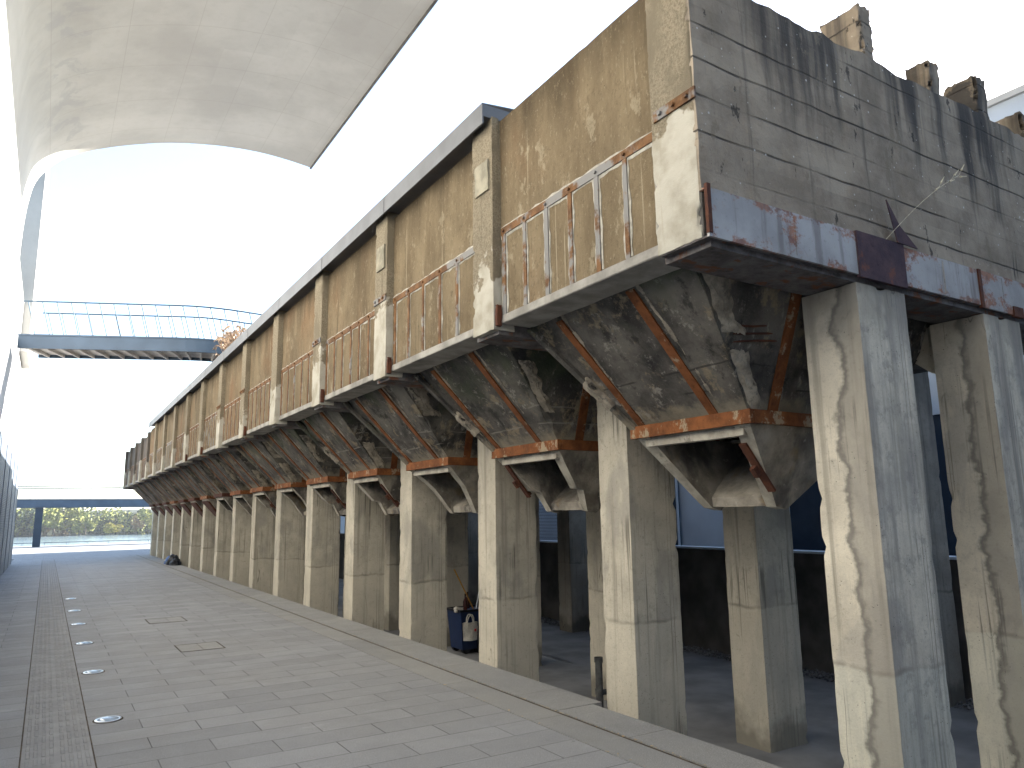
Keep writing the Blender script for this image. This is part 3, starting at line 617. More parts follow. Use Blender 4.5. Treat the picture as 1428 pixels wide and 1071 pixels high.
def chute(kind, seed):
    m = MB(); T = .13
    ft, fb, bb, bt = (-1.0, 3.28), (-.28, 2.44), (-.12, 2.41), (1.0, 3.28)
    yt, yb = .86, .53
    def wall(sg):
        def P(xz, y): return (xz[0], sg * y, xz[1])
        if kind == 'notched':
            k = .62; mid = (ft[0] + (fb[0] - ft[0]) * k, ft[1] + (fb[1] - ft[1]) * k); ym = yt + (yb - yt) * k
            mid2 = (mid[0] + .13, mid[1] - .02); low = (fb[0] + .05, fb[1] + .06)
            outer = [P(ft, yt), P(mid, ym), P(mid2, ym - .02), P(fb, yb), P(bb, yb), P(bt, yt)]
        elif kind == 'bowed':
            mid = (ft[0] + (fb[0] - ft[0]) * .5 + .04, ft[1] + (fb[1] - ft[1]) * .5 + .05)
            outer = [P(ft, yt), P(mid, (yt + yb) / 2 + .02), P(fb, yb), P(bb, yb), P(bt, yt)]
        else: outer = [P(ft, yt), P(fb, yb), P(bb, yb), P(bt, yt)]
        inner = [(a, b - sg * (T + .08 * (c - 2.4) / .9), c) for a, b, c in outer]; n = len(outer)
        m.add(outer + inner, [tuple(range(n)), tuple(range(2 * n - 1, n - 1, -1))]); m.add(outer + inner, [(i, (i + 1) % n, n + (i + 1) % n, n + i) for i in range(n)], 1)
    wall(1); wall(-1)
    e = .004
    # sloping floor / back plate and a low front lip
    m.hexa([(fb[0] + .02, -yb + T - e, 2.45), (fb[0] + .02, yb - T + e, 2.45), (bt[0] - .02, yt - T + e, 3.27), (bt[0] - .02, -yt + T - e, 3.27)],
           [(fb[0] - .0, -yb + T - e, 2.56), (fb[0] - .0, yb - T + e, 2.56), (bt[0] - .25, yt - T + e, 3.27), (bt[0] - .25, -yt + T - e, 3.27)])
    m.hexa([(bt[0] - .6, -yt + .09, 3.255), (bt[0] - .02, -yt + .09, 3.255), (bt[0] - .02, yt - .09, 3.255), (bt[0] - .6, yt - .09, 3.255)],
           [(bt[0] - .6, -yt + .09, 3.3), (bt[0] - .02, -yt + .09, 3.3), (bt[0] - .02, yt - .09, 3.3), (bt[0] - .6, yt - .09, 3.3)])
    m.box(-.97, -.86, -.74, .74, 3.17, 3.285, 1)                                                       # lintel under the collar
    me = m.mesh('chute', [M['chute'], M['chrim']], None)
    # subdivide and roughen so that the arrises wear
    bm = bmesh.new(); bm.from_mesh(me); bmesh.ops.triangulate(bm, faces=[f for f in bm.faces if len(f.verts) > 4]); bmesh.ops.subdivide_edges(bm, edges=bm.edges, cuts=5, use_grid_fill=True)
    for v in bm.verts: v.co += noise.noise_vector(v.co * 3 + Vector((seed, 0, 0))) * .005 + noise.noise_vector(v.co * 11 + Vector((0, seed, 0))) * .005
    bmesh.ops.recalc_face_normals(bm, faces=bm.faces)
    for f in bm.faces: f.smooth = True
    for ed in bm.edges:
        if len(ed.link_faces) == 2 and ed.calc_face_angle(0) > .6: ed.smooth = False
    bm.to_mesh(me); bm.free(); return me
bodies = [hopper_body(k * 1.7 + .4) for k in range(4)]
chutes = {k: chute(k, i + 1.) for i, k in enumerate(('plain', 'notched', 'bowed'))}
o = MB(); hh = .9
for a, b, c_, d_ in ((-1.06, -1.0, -hh - .02, hh + .02), (1.0, 1.06, -hh - .02, hh + .02)): o.rough(a, b, c_, d_, 3.275, 3.425, .08, .0015, .012, 4, 1)
o.rough(-.998, .998, -hh - .02, -.855, 3.278, 3.422, .08, .0015, .012, 4, 2).rough(-.998, .998, .855, hh + .02, 3.278, 3.422, .08, .0015, .012, 4, 3)
band_m = o.mesh('collar_band', M['band'], 40)
band_d = band_m.copy(); band_d.materials[0] = M['dkrust']
hs = GAP / 2 - .015
def fpt(t, v):   # point on front slope: t across (-1..1), v 0 bottom .. 1 top
    yb, yt = .86 * t, hs * t
    return Vector((-1.0 - 1.2 * v, yb + (yt - yb) * v, 3.4 + 1.25 * v))
def spt(x, v):   # on near side slope
    xb, xt = x, x * 2.2
    return Vector((xb + (xt - xb) * v, -.86 - (hs - .86) * v, 3.4 + 1.25 * v))
def strap_mesh(kind):
    m = MB()
    if kind == 'f1': bar(m, fpt(.84, -.02), fpt(.60, .96), (0, 1, 0), .055, .022)
    elif kind == 'f2': bar(m, fpt(-.5, -.02), fpt(-.34, .98), (0, 1, 0), .06, .022)
    elif kind == 's1': bar(m, spt(-.68, -.02), spt(-.34, .98), (1, 0, 0), .07, .022)
    else: bar(m, spt(.55, -.02), spt(.4, .98), (1, 0, 0), .07, .022)
    me = m.mesh('strap', M['strapr']); return me
straps = [strap_mesh(k) for k in ('f1', 'f2', 's1', 's2')]
# raised mortar bead along each strap
bead_ms = []
for t0, t1 in ((.73, .52), (-.62, -.43)):
    o = MB(); pts = [fpt(t0 + (t1 - t0) * i / 40 + .012 * noise.noise((i * .3, t0, 2)), i / 40) for i in range(41)]
    for i in range(40): bar(o, pts[i], pts[i + 1], (0, 1, 0), max(.004, .012 + .05 * noise.noise((i * .33, t0, 5))), .006)
    bead_ms.append(o.mesh('mortar_bead', M['scar']))
# kerb along the far edge of the front slope
o = MB(); bar(o, fpt(1.0, .0), fpt(1.0, .99), (0, 1, 0), .045, .05); edge_m = o.mesh('edge_rib', M['hop'])
o = MB(); o.rough(-.06, .06, -.09, .07, -.24, .24, .04, .02, .05, 3.2, 6.1, chipthr=-.2)
d_ = (fpt(1.0, 1) - fpt(1.0, 0)).normalized(); s1_ = Vector((0, 1, 0)); n_ = d_.cross(s1_).normalized(); s1_ = n_.cross(d_); c0_ = fpt(1.0, .36)
o.v = [tuple(c0_ + n_ * p[0] + s1_ * p[1] + d_ * p[2]) for p in o.v]
bm_ = o.mesh('mortar_lump', M['scar'], 60)
o = MB()
for k in range(3):
    a, b = spt(-.93 + .03 * k, .50 + .06 * k), spt(-.5 - .04 * k, .56 + .05 * k); m_ = a.lerp(b, .5) + Vector((0, -.035, -.01 * k)); o.path([a + Vector((0, .01, 0)), m_, b + Vector((0, .01, .0))], .011, 6)
rebar_m = o.mesh('exposed_rebar', M['dkrust'])
o = MB(); o.box(-.1, .0, -.03, .0, -.34, .3).box(-.1, -.07, -.09, -.03, -.34, .3); o.tube((-.05, -.05, .18), (-.05, .03, .18), .03, 8).tube((-.05, -.05, -.15), (-.05, .03, -.15), .03, 8).box(-.16, -.1, -.06, .0, -.1, .02)
hinge_m0 = None
def scar(seed, v0, v1, w):
    m = MB(); rg_ = random.Random(seed); k = 22
    def fn(u, v):
        vv = v0 + (v1 - v0) * v; wd = w * (.7 + .6 * abs(noise.noise((vv * 6, seed, 1)))); x = -1.0 + .02 + wd * u
        p = spt(x, vv) + Vector((.05 * noise.noise((vv * 3.1, seed, u * 2)), 0, .03 * noise.noise((vv * 5, u * 6, seed)))); e = math.sin(math.pi * min(1, max(0, u))) ** .5
        return p + Vector((0, -.004 - .03 * e + .03 * noise.noise((u * 5, vv * 14, seed)), 0)) + Vector((noise.noise((vv * 9, seed, 7)) * .03, 0, 0))
    m.grid(fn, 8, 40); return m.mesh('mortar_scar', M['scar'], 60)
scars = [scar(1, .56, .99, .2), scar(2, .0, .44, .24), scar(3, .3, .8, .15)]
hinge_m = o.mesh('rusted_gate_hinge', M['dkrust'])
ordn = ['nearest', 'second', 'third', 'fourth', 'fifth', 'sixth', 'seventh', 'eighth', 'ninth', 'tenth', 'eleventh', 'twelfth', 'thirteenth', 'fourteenth', 'fifteenth', 'sixteenth']
kinds = ['plain', 'notched', 'bowed', 'notched', 'notched', 'bowed', 'notched', 'plain', 'notched', 'plain', 'plain', 'notched', 'bowed', 'plain', 'notched', 'plain']
HX = 7.02
for n in range(NB - 1):
    yc = py(n) + .6 + GAP / 2
    desc = {0: 'nearest concrete hopper, plain open chute, exposed rebar on its near side', 1: 'second concrete hopper from the near end, with notched chute sides',
            2: 'third concrete hopper from the near end, with bowed smooth chute rim'}.get(n, f'sooty concrete hopper, {ordn[n]} from the near end of the bunker')
    h = empty('coal_hopper', (HX, yc, 0), desc, 'hopper', 'coal hoppers in a row under the bunker')
    bd = link('hopper_body', bodies[n % 4], h); link('edge_rib', edge_m, bd); [link('mortar_bead', b_, bd) for b_ in bead_ms]
    if n in (0, 1, 3): link('mortar_lump', bm_, bd)
    for s_ in (scars[:2] if n in (0, 5) else [scars[(n + 1) % 3]]): link('mortar_scar', s_, bd)
    if n == 0: link('exposed_rebar', rebar_m, bd)
    for s_ in straps: link('strap', s_, h)
    link('collar_band', band_d if n in (8, 10, 11) or n > 12 else band_m, h)
    c = link('chute', chutes[kinds[n]], h)
    if n in (0, 3, 4, 6, 9, 10, 11):
        g = link('rusted_gate_hinge', hinge_m, c); g.location = (-.6, -.58, 2.92); g.rotation_euler = (0, math.radians(-40), 0)
    if n == 1:
        g = link('rusted_gate_hinge', hinge_m, c); g.location = (-.68, .7, 2.98); g.rotation_euler = (0, math.radians(-40), 0)
    if n >= 9:
        g = link('closed_gate', MB().hexa([(-1.02, -.74, 3.2), (-.92, -.74, 3.2), (-.92, .74, 3.2), (-1.02, .74, 3.2)][::1], [(-.42, -.5, 2.5), (-.32, -.5, 2.5), (-.32, .5, 2.5), (-.42, .5, 2.5)]).mesh('closed_gate', M['dkrust']), c)

# ------------------------------------------------------------------ columns
def col_mesh(seed, mat, top=4.51, d=.8, groove=False):
    m = MB(); m.rough(0, d, 0, .6, FL - .1, top, .055, .0018, .035, 2.2, seed, chipthr=.04)
    return m.mesh('support_column', mat, 40)
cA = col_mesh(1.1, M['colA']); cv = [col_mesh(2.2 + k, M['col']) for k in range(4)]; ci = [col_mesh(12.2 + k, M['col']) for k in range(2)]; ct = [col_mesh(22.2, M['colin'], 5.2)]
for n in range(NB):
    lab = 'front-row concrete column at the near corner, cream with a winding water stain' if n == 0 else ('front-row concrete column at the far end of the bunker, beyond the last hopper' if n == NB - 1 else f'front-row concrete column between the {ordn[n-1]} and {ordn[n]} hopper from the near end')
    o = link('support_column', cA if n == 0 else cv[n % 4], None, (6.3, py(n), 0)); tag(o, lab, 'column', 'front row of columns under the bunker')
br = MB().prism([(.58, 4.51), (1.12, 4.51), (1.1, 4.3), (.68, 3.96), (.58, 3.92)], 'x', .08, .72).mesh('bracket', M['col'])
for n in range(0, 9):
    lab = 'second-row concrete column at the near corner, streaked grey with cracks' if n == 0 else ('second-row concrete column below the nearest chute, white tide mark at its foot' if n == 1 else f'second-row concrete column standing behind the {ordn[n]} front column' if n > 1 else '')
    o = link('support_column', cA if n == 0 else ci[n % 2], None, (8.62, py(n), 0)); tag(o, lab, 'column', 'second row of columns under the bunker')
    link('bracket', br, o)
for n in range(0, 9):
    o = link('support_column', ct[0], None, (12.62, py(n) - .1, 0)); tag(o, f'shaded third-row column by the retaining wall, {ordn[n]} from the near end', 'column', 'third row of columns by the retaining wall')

# ------------------------------------------------------------------ court behind
o = MB(); o.rough(13.6, 13.9, -8, 50, -1.1, 1.5, .8, .008, .02, .8, 3); rw = tag(o.obj('retaining_wall', M['ret'], smooth=40), 'low dark concrete retaining wall behind the columns', 'wall')
MB().box(13.56, 13.94, -8, 50, 1.503, 1.55).obj('wall_capping', M['pale'], rw)
o = MB(); rg = random.Random(3)
for i in range(2600):
    x = rg.uniform(13.0, 13.58); y = rg.uniform(4, 34); r_ = rg.uniform(.03, .06); z = FL + rg.uniform(0, .05)
    v = [(x + r_ * rg.uniform(.6, 1.1) * a, y + r_ * rg.uniform(.6, 1.1) * b, z + r_ * .7 * c) for a, b, c in ((1, 0, 0), (0, 1, 0), (-1, 0, 0), (0, -1, 0), (0, 0, 1), (0, 0, -1))]
    o.add(v, [(0, 1, 4), (1, 2, 4), (2, 3, 4), (3, 0, 4), (1, 0, 5), (2, 1, 5), (3, 2, 5), (0, 3, 5)])
tag(o.obj('gravel', M['gravel'], weld=False), 'grey gravel strip at the foot of the retaining wall', 'gravel', kind='stuff')
pz = [(10.15 + (.1 + .05 * noise.noise((math.cos(a) * 2, math.sin(a) * 2, 5))) * math.cos(a) + .06 * math.sin(a), 14.6 + (.62 + .25 * noise.noise((math.cos(a) * 3, math.sin(a) * 3, 1))) * math.sin(a)) for a in [k * math.pi / 20 for k in range(40)]]
struct(MB().prism(pz, 'z', FL + .001, FL + .004).obj('puddle', m_plain('wet_screed', (.07, .07, .07), .35, 0, .3, 3, 0, .5)))
o = MB(); o.path([(12.55, 7.6, FL), (12.55, 7.6, 4.4)], .05, 8)
for z in (.2, 1.6, 3.0): o.tube((12.55, 7.6, z), (12.55, 7.6, z + .1), .068, 10)
thing_mesh_later = [('drain_pipe', o, (0, 0, 0), 'dark vertical drain pipe fixed beside a third-row column', 'pipe')]
wb = empty('court_building', (22, 30, 0), 'white building behind the bunker, seen through the columns and above its end', 'building')
wb.location = (0, 0, 0)
MB().box(18, 40, -34, 72.5, -.1, 11.6).obj('wall', M['pale'], wb)  # near stretch extended out of view to block skylight
MB().box(17.9, 40.1, -34.1, 72.6, 11.6, 11.75).obj('roof_edge', M['white'], wb)
for y0, y1 in ((9.0, 12.2), (12.6, 15.4), (18.4, 19.9), (21.8, 23.1), (31, 36), (40, 48)):
    w_ = MB().box(17.9, 17.98, y0, y1, .2, 4.6).obj('window', M['glass'], wb)
    f = MB()
    for y in (y0, (y0 + y1) / 2, y1): f.box(17.86, 17.9, y - .04, y + .04, .2, 4.6)
    f.box(17.86, 17.895, y0 - .06, y1 + .06, 4.6, 4.7).obj('frame', M['pale'], w_)
o = MB()
for k in range(40):
    for j in range(34):
        y = 23.6 + .14 * k + (.07 if j % 2 else 0); z = .1 + .13 * j
        o.add([(17.7, y, z), (17.7, y + .03, z + .012), (17.73, y + .07, z + .065), (17.73, y + .04, z + .053)], [(0, 1, 2, 3)])
        o.add([(17.73, y + .07, z + .065), (17.73, y + .1, z + .053), (17.7, y + .14, z), (17.7, y + .11, z - .012)], [(0, 1, 2, 3)])
o.box(17.7, 17.9, 23.5, 23.58, 0, 4.6).box(17.7, 17.9, 29.25, 29.35, 0, 4.6)
o.obj('mesh_screen', M['panel'], wb, weld=False)

# ------------------------------------------------------------------ bin and cleaning gear in the shade
b = empty('recycling_bin', (8.98, 16.55, FL), 'navy wheeled recycling bin with white emblem standing between the columns', 'bin')
o = MB(); o.hexa([(-.36, -.3, .1), (.3, -.3, .1), (.3, .3, .1), (-.36, .3, .1)], [(-.44, -.36, .98), (.36, -.36, .98), (.36, .36, .98), (-.44, .36, .98)])
o.obj('bin_body', M['binb'], b)
MB().box(-.47, .39, -.39, -.35, .97, 1.02).box(-.47, .39, .35, .39, .97, 1.02).box(-.47, -.43, -.35, .35, .97, 1.02).box(.35, .39, -.35, .35, .97, 1.02).obj('bin_rim', M['bink'], b)
for sy in (-.25, .25): MB().tube((-.25, sy - .05, .1), (-.25, sy + .05, .1), .1, 16).obj('wheel', M['bink'], b)
# emblem: three bent arrows and two short lines of print on the near face
o = MB()
for k in range(3):
    a0 = math.radians(90 + 120 * k)
    for i in range(4):
        a = a0 + i * .42; c2 = a + .42
        P = lambda r, t: (-.06 + r * math.cos(t), -.347 - .0005, .62 + r * math.sin(t))
        wd = .03 if i < 3 else .0
        o.add([P(.1 - wd / 2, a), P(.1 + wd / 2, a), P(.1 + (wd / 2 if i < 2 else .035 if i == 3 else .015), c2 if i < 3 else a), P(.1 - (wd / 2 if i < 2 else .035 if i == 3 else .015), c2 if i < 3 else a)], [(0, 1, 2, 3)]) if i < 3 else o.add([P(.065, a), P(.135, a), P(.1, c2)], [(0, 1, 2)])
for z, wd in ((.43, .1), (.39, .08)):
    for k in range(5): o.box(-.06 - wd + 2 * wd * k / 5, -.06 - wd + 2 * wd * (k + .7) / 5, -.352, -.346, z, z + .022)
o = MB.obj(o, 'emblem', M['wht'], b, (-.17, .006, 0), weld=False)
def thing_mesh(name, mb, mats, loc, label, cat, group=None, smooth=None):
    return tag(mb.obj(name, mats, None, loc, smooth), label, cat, group)
for nm_, m_, l_, lb_, ct_ in thing_mesh_later: thing_mesh(nm_, m_, M['pipe'], l_, lb_, ct_, smooth=40)
bag = empty('tote_bag', (8.66, 15.95, FL + .36), 'off-white canvas tote bag hanging on the recycling bin, small red print', 'bag')
o = MB()
def bagp(u, v, s):
    x = -.19 + .38 * u; z = .40 * v; bul = math.sin(math.pi * u) * (1 - v * .7) * .09 + .012
    return (x * (1.02 - .06 * (1 - v)), s * bul + noise.noise((u * 4, v * 4, s)) * .018, z + .012 * math.sin(u * 9) * v)
o.grid(lambda u, v: bagp(u, v, -1), 14, 12); o.grid(lambda u, v: bagp(u, v, 1), 14, 12)
o.grid(lambda u, v: tuple(a + (c - a) * v for a, c in zip(bagp(u, 0, -1), bagp(u, 0, 1))), 14, 2)
o.obj('bag_body', M['canvas'], bag, smooth=60)
for s_ in (-1, 1):
    MB().path([(-.09, s_ * .02, .39), (-.07, s_ * .04, .5), (-.02, s_ * .05, .58), (.03, s_ * .05, .58), (.08, s_ * .04, .5), (.09, s_ * .02, .39)], .012, 6).obj('handle', M['canvas'], bag)
MB().box(.07, .12, -.085, -.078, .2, .26).obj('red_print', M['red'], bag)
o = MB(); o.path([(0, 0, 0), (-.62, -.1, 1.05)], .016, 8); o.box(-.05, .06, -.05, .05, -.16, 0, 1)
thing_mesh('broom', o, [M['wood'], M['yel']], (9.02, 16.35, FL + .92), 'broom with yellow wooden stick leaning out of the recycling bin', 'broom')
o = MB(); o.path([(0, 0, 0), (.16, .0, .7), (.2, 0, 1.0)], .016, 8); o.rough(-.1, .1, -.06, .06, -.14, 0, .04, .02, .03, 9, 3)
thing_mesh('mop', o, [M['wht']], (9.12, 16.5, FL + .95), 'mop with pale handle leaning on the blue bucket behind the column', 'mop')
o = MB(); o.lathe([(.0005, 0), (.05, 0), (.055, .02), (.055, .22), (.02, .3), (.02, .4), (.0005, .4)], 14)
bt_m = o.mesh('bottle', M['brown'], 40)
for (x, y), lb in (((8.72, 16.3), 'dark brown bottle on the recycling bin, left of the broom stick'), ((9.0, 16.7), 'dark brown bottle on the recycling bin, right of the broom stick')):
    tag(link('bottle', bt_m, None, (x, y, FL + .98)), lb, 'bottle', 'bottles standing in the bin')
thing_mesh('crumpled_paper', MB().rough(-.09, .09, -.07, .07, 0, .1, .03, .03, .02, 12, 5), M['canvas'], (8.56, 16.35, FL + .97), 'crumpled pale paper lying on the rim of the recycling bin', 'paper')
MBK = MB(); MBK.lathe([(.14, 0), (.19, .34), (.2, .34), (.2, .36), (.175, .36), (.13, .03), (.0005, .03)], 20)
bk = thing_mesh('bucket', MBK, M['binlt'], (9.25, 16.2, FL + .62), 'blue plastic bucket standing on the black crate', 'bucket', smooth=40)
o = MB(); o.rough(-.25, .25, -.2, .2, 0, .62, .07, .006, .02, 6, 2)
cr = thing_mesh('storage_crate', o, M['bink'], (9.25, 16.2, FL), 'black plastic crate beside the recycling bin', 'crate', smooth=50)
MB().box(-.27, .27, -.22, .22, .54, .58).obj('lid_rim', M['bink'], cr)
o = MB(); o.tube((0, 0, 0), (0, 0, .9), .06, 14).tube((0, 0, .32), (0, 0, .4), .075, 14).tube((0, 0, .82), (0, 0, .9), .072, 14).tube((0, 0, .34), (.22, 0, .34), .045, 12)
sp_ = thing_mesh('standpipe', o, M['pipe'], (7.95, 10.2, FL), 'grey pipe standing up from the floor beside a column', 'pipe', smooth=40)
# bags dumped by a far column
def blob(m, c, rx, ry, rz, seed):
    def fn(u, v):
        th, ph = 2 * math.pi * u, math.pi * (v * .5); d = Vector((math.cos(th) * math.cos(ph), math.sin(th) * math.cos(ph), math.sin(ph)))
        k = 1 + .28 * noise.noise(d * 2.2 + Vector((seed, 0, 0))) + .12 * noise.noise(d * 6 + Vector((0, seed, 0)))
        return (c[0] + d.x * rx * k, c[1] + d.y * ry * k, c[2] + d.z * rz * k)
    m.grid(fn, 28, 12)
for k_, (y_, r_, z_, lb) in enumerate(((43.6, .36, .34, 'black rubbish bag slumped at the kerb, nearest of the dumped bags'), (44.25, .42, .5, 'larger black rubbish bag in the middle of the dumped bags'))):
    o = MB(); blob(o, (0, 0, 0), r_ * .8, r_, z_, 3.3 + k_); thing_mesh('rubbish_bag', o, M['bink'], (5.95, y_, .012), lb, 'bag', 'bags dumped by a far column', smooth=80)
o = MB(); blob(o, (0, 0, 0), .3, .42, .46, 8.1); thing_mesh('blue_bundle', o, M['binlt'], (5.95, 45.15, .012), 'dark blue bundle behind the black rubbish bags', 'bundle', smooth=80)

# ------------------------------------------------------------------ weeds
o = MB(); base = Vector((6.75, 3.9, 4.99)); tip = Vector((8.05, 3.78, 5.88))
pts = [base.lerp(tip, t) + Vector((0, 0, .08 * math.sin(t * 2.6))) for t in [i / 8 for i in range(9)]]
o.path(pts, .0028, 5)
for t, dx, dz in ((.62, .13, .1), (.7, .12, .16), (.8, .17, .08), (.88, .16, .15), (.95, .2, .05), (1., .1, .14)):
    p = base.lerp(tip, t) + Vector((0, 0, .08 * math.sin(t * 2.6))); q = p + Vector((dx, -.02, dz)); o.tube(p, q, .002, 5); o.tube(p.lerp(q, .45), q, .010, 6, .003)
thing_mesh('dry_grass_stalk', o, M['dry'], None, 'single dry grass stalk leaning from the steel fascia of the end wall', 'grass stalk')
o = MB(); rg = random.Random(8)
for i in range(150):
    b0 = Vector((4.5 + rg.gauss(0, .1), 23.2 + rg.gauss(0, .6), 7.45)); hgt = rg.uniform(.25, .7); d = Vector((rg.gauss(-.25, .35), rg.gauss(.2, .4), 1)).normalized()
    p = b0
    for k in range(3):
        q = p + (d + Vector((rg.gauss(0, .25), rg.gauss(0, .25), rg.gauss(0, .12)))).normalized() * hgt / 3; o.tube(p, q, .007 - .0015 * k, 4); p = q
        if k: o.add([q + Vector((rg.gauss(0, .05), rg.gauss(0, .05), rg.gauss(0, .05))) for _ in range(3)], [(0, 1, 2)], 1)
    for k in range(1): o.add([p + Vector((rg.gauss(0, .06), rg.gauss(0, .06), rg.gauss(0, .06))) for _ in range(3)], [(0, 1, 2)], 1)
tag(o.obj('dry_shrub', [M['twig'], M['leaf_sh']], weld=False), 'dry brown shrub growing on top of the bunker near the footbridge', 'shrub')

# ------------------------------------------------------------------ museum building with the vaulted canopy
mb = empty('museum_building', (0, 0, 0), 'pale concrete building with a wall curving up into a cantilevered vault', 'building')
prof = [(-1.6, 12.2), (-1.59, 12.84), (-1.56, 13.5), (-1.5, 14.15), (-1.36, 14.88), (-1.0, 15.54), (-.42, 16.15), (.51, 16.71), (1.6, 17.19), (2.87, 17.63), (3.96, 17.89), (5.23, 18.1), (6.57, 18.2), (7.8, 18.16), (8.92, 18.04)]
def spline(P, k=5):
    out = []
    for i in range(len(P) - 1):
        p0, p1, p2, p3 = P[max(0, i - 1)], P[i], P[i + 1], P[min(len(P) - 1, i + 2)]
        for j in range(k):
            t = j / k
            out.append(tuple(.5 * (2 * b + (c - a) * t + (2 * a - 5 * b + 4 * c - d) * t * t + (3 * b - a - 3 * c + d) * t ** 3) for a, b, c, d in zip(p0, p1, p2, p3)))
    return out + [P[-1]]
pr = spline(prof)
off = []
for i, p in enumerate(pr):
    a, b_ = pr[max(0, i - 1)], pr[min(len(pr) - 1, i + 1)]; t = Vector((b_[0] - a[0], b_[1] - a[1])).normalized(); off.append((p[0] - t.y * .3, p[1] + t.x * .3))
o = MB(); CY0, CY1 = -8., 31.4; n = len(pr)
o.add([(x, CY0, z) for x, z in pr] + [(x, CY1, z) for x, z in pr], [(i, i + 1, n + i + 1, n + i) for i in range(n - 1)])
o.add([(x, CY0, z) for x, z in off] + [(x, CY1, z) for x, z in off], [(i, n + i, n + i + 1, i + 1) for i in range(n - 1)])
for y in (CY0, CY1): o.add([(x, y, z) for x, z in pr] + [(x, y, z) for x, z in off], [(i, i + 1, n + i + 1, n + i) for i in range(n - 1)])
o.add([(pr[-1][0], CY0, pr[-1][1]), (pr[-1][0], CY1, pr[-1][1]), (off[-1][0], CY1, off[-1][1]), (off[-1][0], CY0, off[-1][1])], [(0, 1, 2, 3)])
vt = o.obj('vault_canopy', M['canopy'], mb, smooth=40)
MB().box(8.9, 8.97, CY0 - .01, CY1 + .02, 17.98, 18.42).obj('drip_edge', M['dkc'], vt)
MB().box(-2.2, -1.6, 1.5, 31.4, -.1, 12.2).obj('wall', M['white'], mb)
MB().box(-12, -9, -22, 1.5, -.1, 16).obj('side_light_blocker', M['ret'], mb)  # unseen dark wall added to keep bounce light off the near faces
MB().box(-9, 18, -26, -18, -.1, 11).obj('rear_sky_blocker', M['ret'], mb)  # unseen block added behind the camera to cut skylight
MB().box(-8, -1.62, 31.4, 51.3, -.1, 12.0).obj('rear_block', M['white'], mb)
MB().box(-6, -1.3, 38.4, 43, 9.8, 20.0).obj('stair_tower', M['canopy'], mb)
for k in range(13):
    y0 = -2 + 4.1 * k; p_ = MB().box(-1.6, -1.54, y0, y0 + 4.06, .05, 5.4).obj('mesh_panel', M['panel'], mb)
    MB().box(-1.54, -1.515, y0 + 3.98, y0 + 4.06, .05, 5.4).obj('panel_frame', M['panelf'], p_)
MB().box(-1.62, -1.57, -2, 51.3, 5.4, 5.46).obj('ledge', M['white'], mb)

# ------------------------------------------------------------------ footbridge
fb = empty('footbridge', (0, 0, 0), 'blue-grey steel footbridge crossing high above the pavement to the bunker top', 'footbridge')
A, B_, C_ = Vector((-1.45, 32.45, 0)), Vector((4.75, 29.9, 0)), Vector((15, 31.2, 0))
def offs(P, w):   # offset polyline to the far side
    out = []
    for i, p in enumerate(P):
        d = (P[min(i + 1, len(P) - 1)] - P[max(i - 1, 0)]).normalized(); out.append(p + Vector((-d.y, d.x, 0)) * w)
    return out
# round the bend
def bend(P, r=1.2, k=6):
    a, b_, c = P; d0, d1 = (a - b_).normalized(), (c - b_).normalized(); s0, s1 = b_ + d0 * r, b_ + d1 * r
    return [a] + [s0 * (1 - t) ** 2 + b_ * 2 * t * (1 - t) + s1 * t * t for t in [i / k for i in range(k + 1)]] + [c]
near = bend([A, B_, C_]); far_ = offs(near, 1.8)
zb, zt = 8.76, 9.3
def strip(m, P, Q, z0, z1):
    for (a, b_), (c, d) in zip(zip(P, P[1:]), zip(Q, Q[1:])):
        m.hexa([(a.x, a.y, z0), (b_.x, b_.y, z0), (d.x, d.y, z0), (c.x, c.y, z0)], [(a.x, a.y, z1), (b_.x, b_.y, z1), (d.x, d.y, z1), (c.x, c.y, z1)])
o = MB(); strip(o, near, offs(near, .08), zb, zt); strip(o, offs(near, -.03), offs(near, .0), zt - .06, zt); o.obj('side_beam', M['blue'], fb)
o = MB(); strip(o, offs(near, 1.72), far_, zb, zt); o.obj('side_beam', M['bluedk'], fb)
o = MB(); strip(o, offs(near, .08), offs(near, 1.72), zb + .12, zb + .2); DK = o.obj('deck', M['soffb'], fb)
def along(P, s_):
    for a, b_ in zip(P, P[1:]):
        l = (b_ - a).length
        if s_ <= l: return a.lerp(b_, s_ / l), (b_ - a).normalized()
        s_ -= l
    return P[-1], (P[-1] - P[-2]).normalized()
tot = sum((b_ - a).length for a, b_ in zip(near, near[1:]))
o = MB(); s_ = .4
while s_ < tot - .2:
    p, d = along(near, s_); nn = Vector((-d.y, d.x, 0)); q0, q1 = p + nn * .09, p + nn * 1.71
    o.hexa([(q0 - d * .03)[:2] + (zb + .0,), (q0 + d * .03)[:2] + (zb,), (q1 + d * .03)[:2] + (zb,), (q1 - d * .03)[:2] + (zb,)],
           [(q0 - d * .03)[:2] + (zb + .12,), (q0 + d * .03)[:2] + (zb + .12,), (q1 + d * .03)[:2] + (zb + .12,), (q1 - d * .03)[:2] + (zb + .12,)]); s_ += .55
o.obj('cross_rib', M['soffb'], DK)
for P, nm in ((offs(near, .05), 'near'), (offs(near, 1.75), 'far')):
    o = MB(); pts = [Vector((p.x, p.y, zt + 1.28)) for p in P]; o.path(pts, .03, 6)
    rl = o.obj('handrail', M['wire'], fb); tl = sum((b_ - a).length for a, b_ in zip(P, P[1:])); k = 0
    ps = MB()
    s_ = .2
    while s_ < tl - .3:
        p, d = along(P, s_); ps.tube((p.x, p.y, zt + 1.28), (p.x + d.x * .35, p.y + d.y * .35, zt), .02, 5); s_ += .5
    ps.obj('baluster_row', M['wire'], rl)

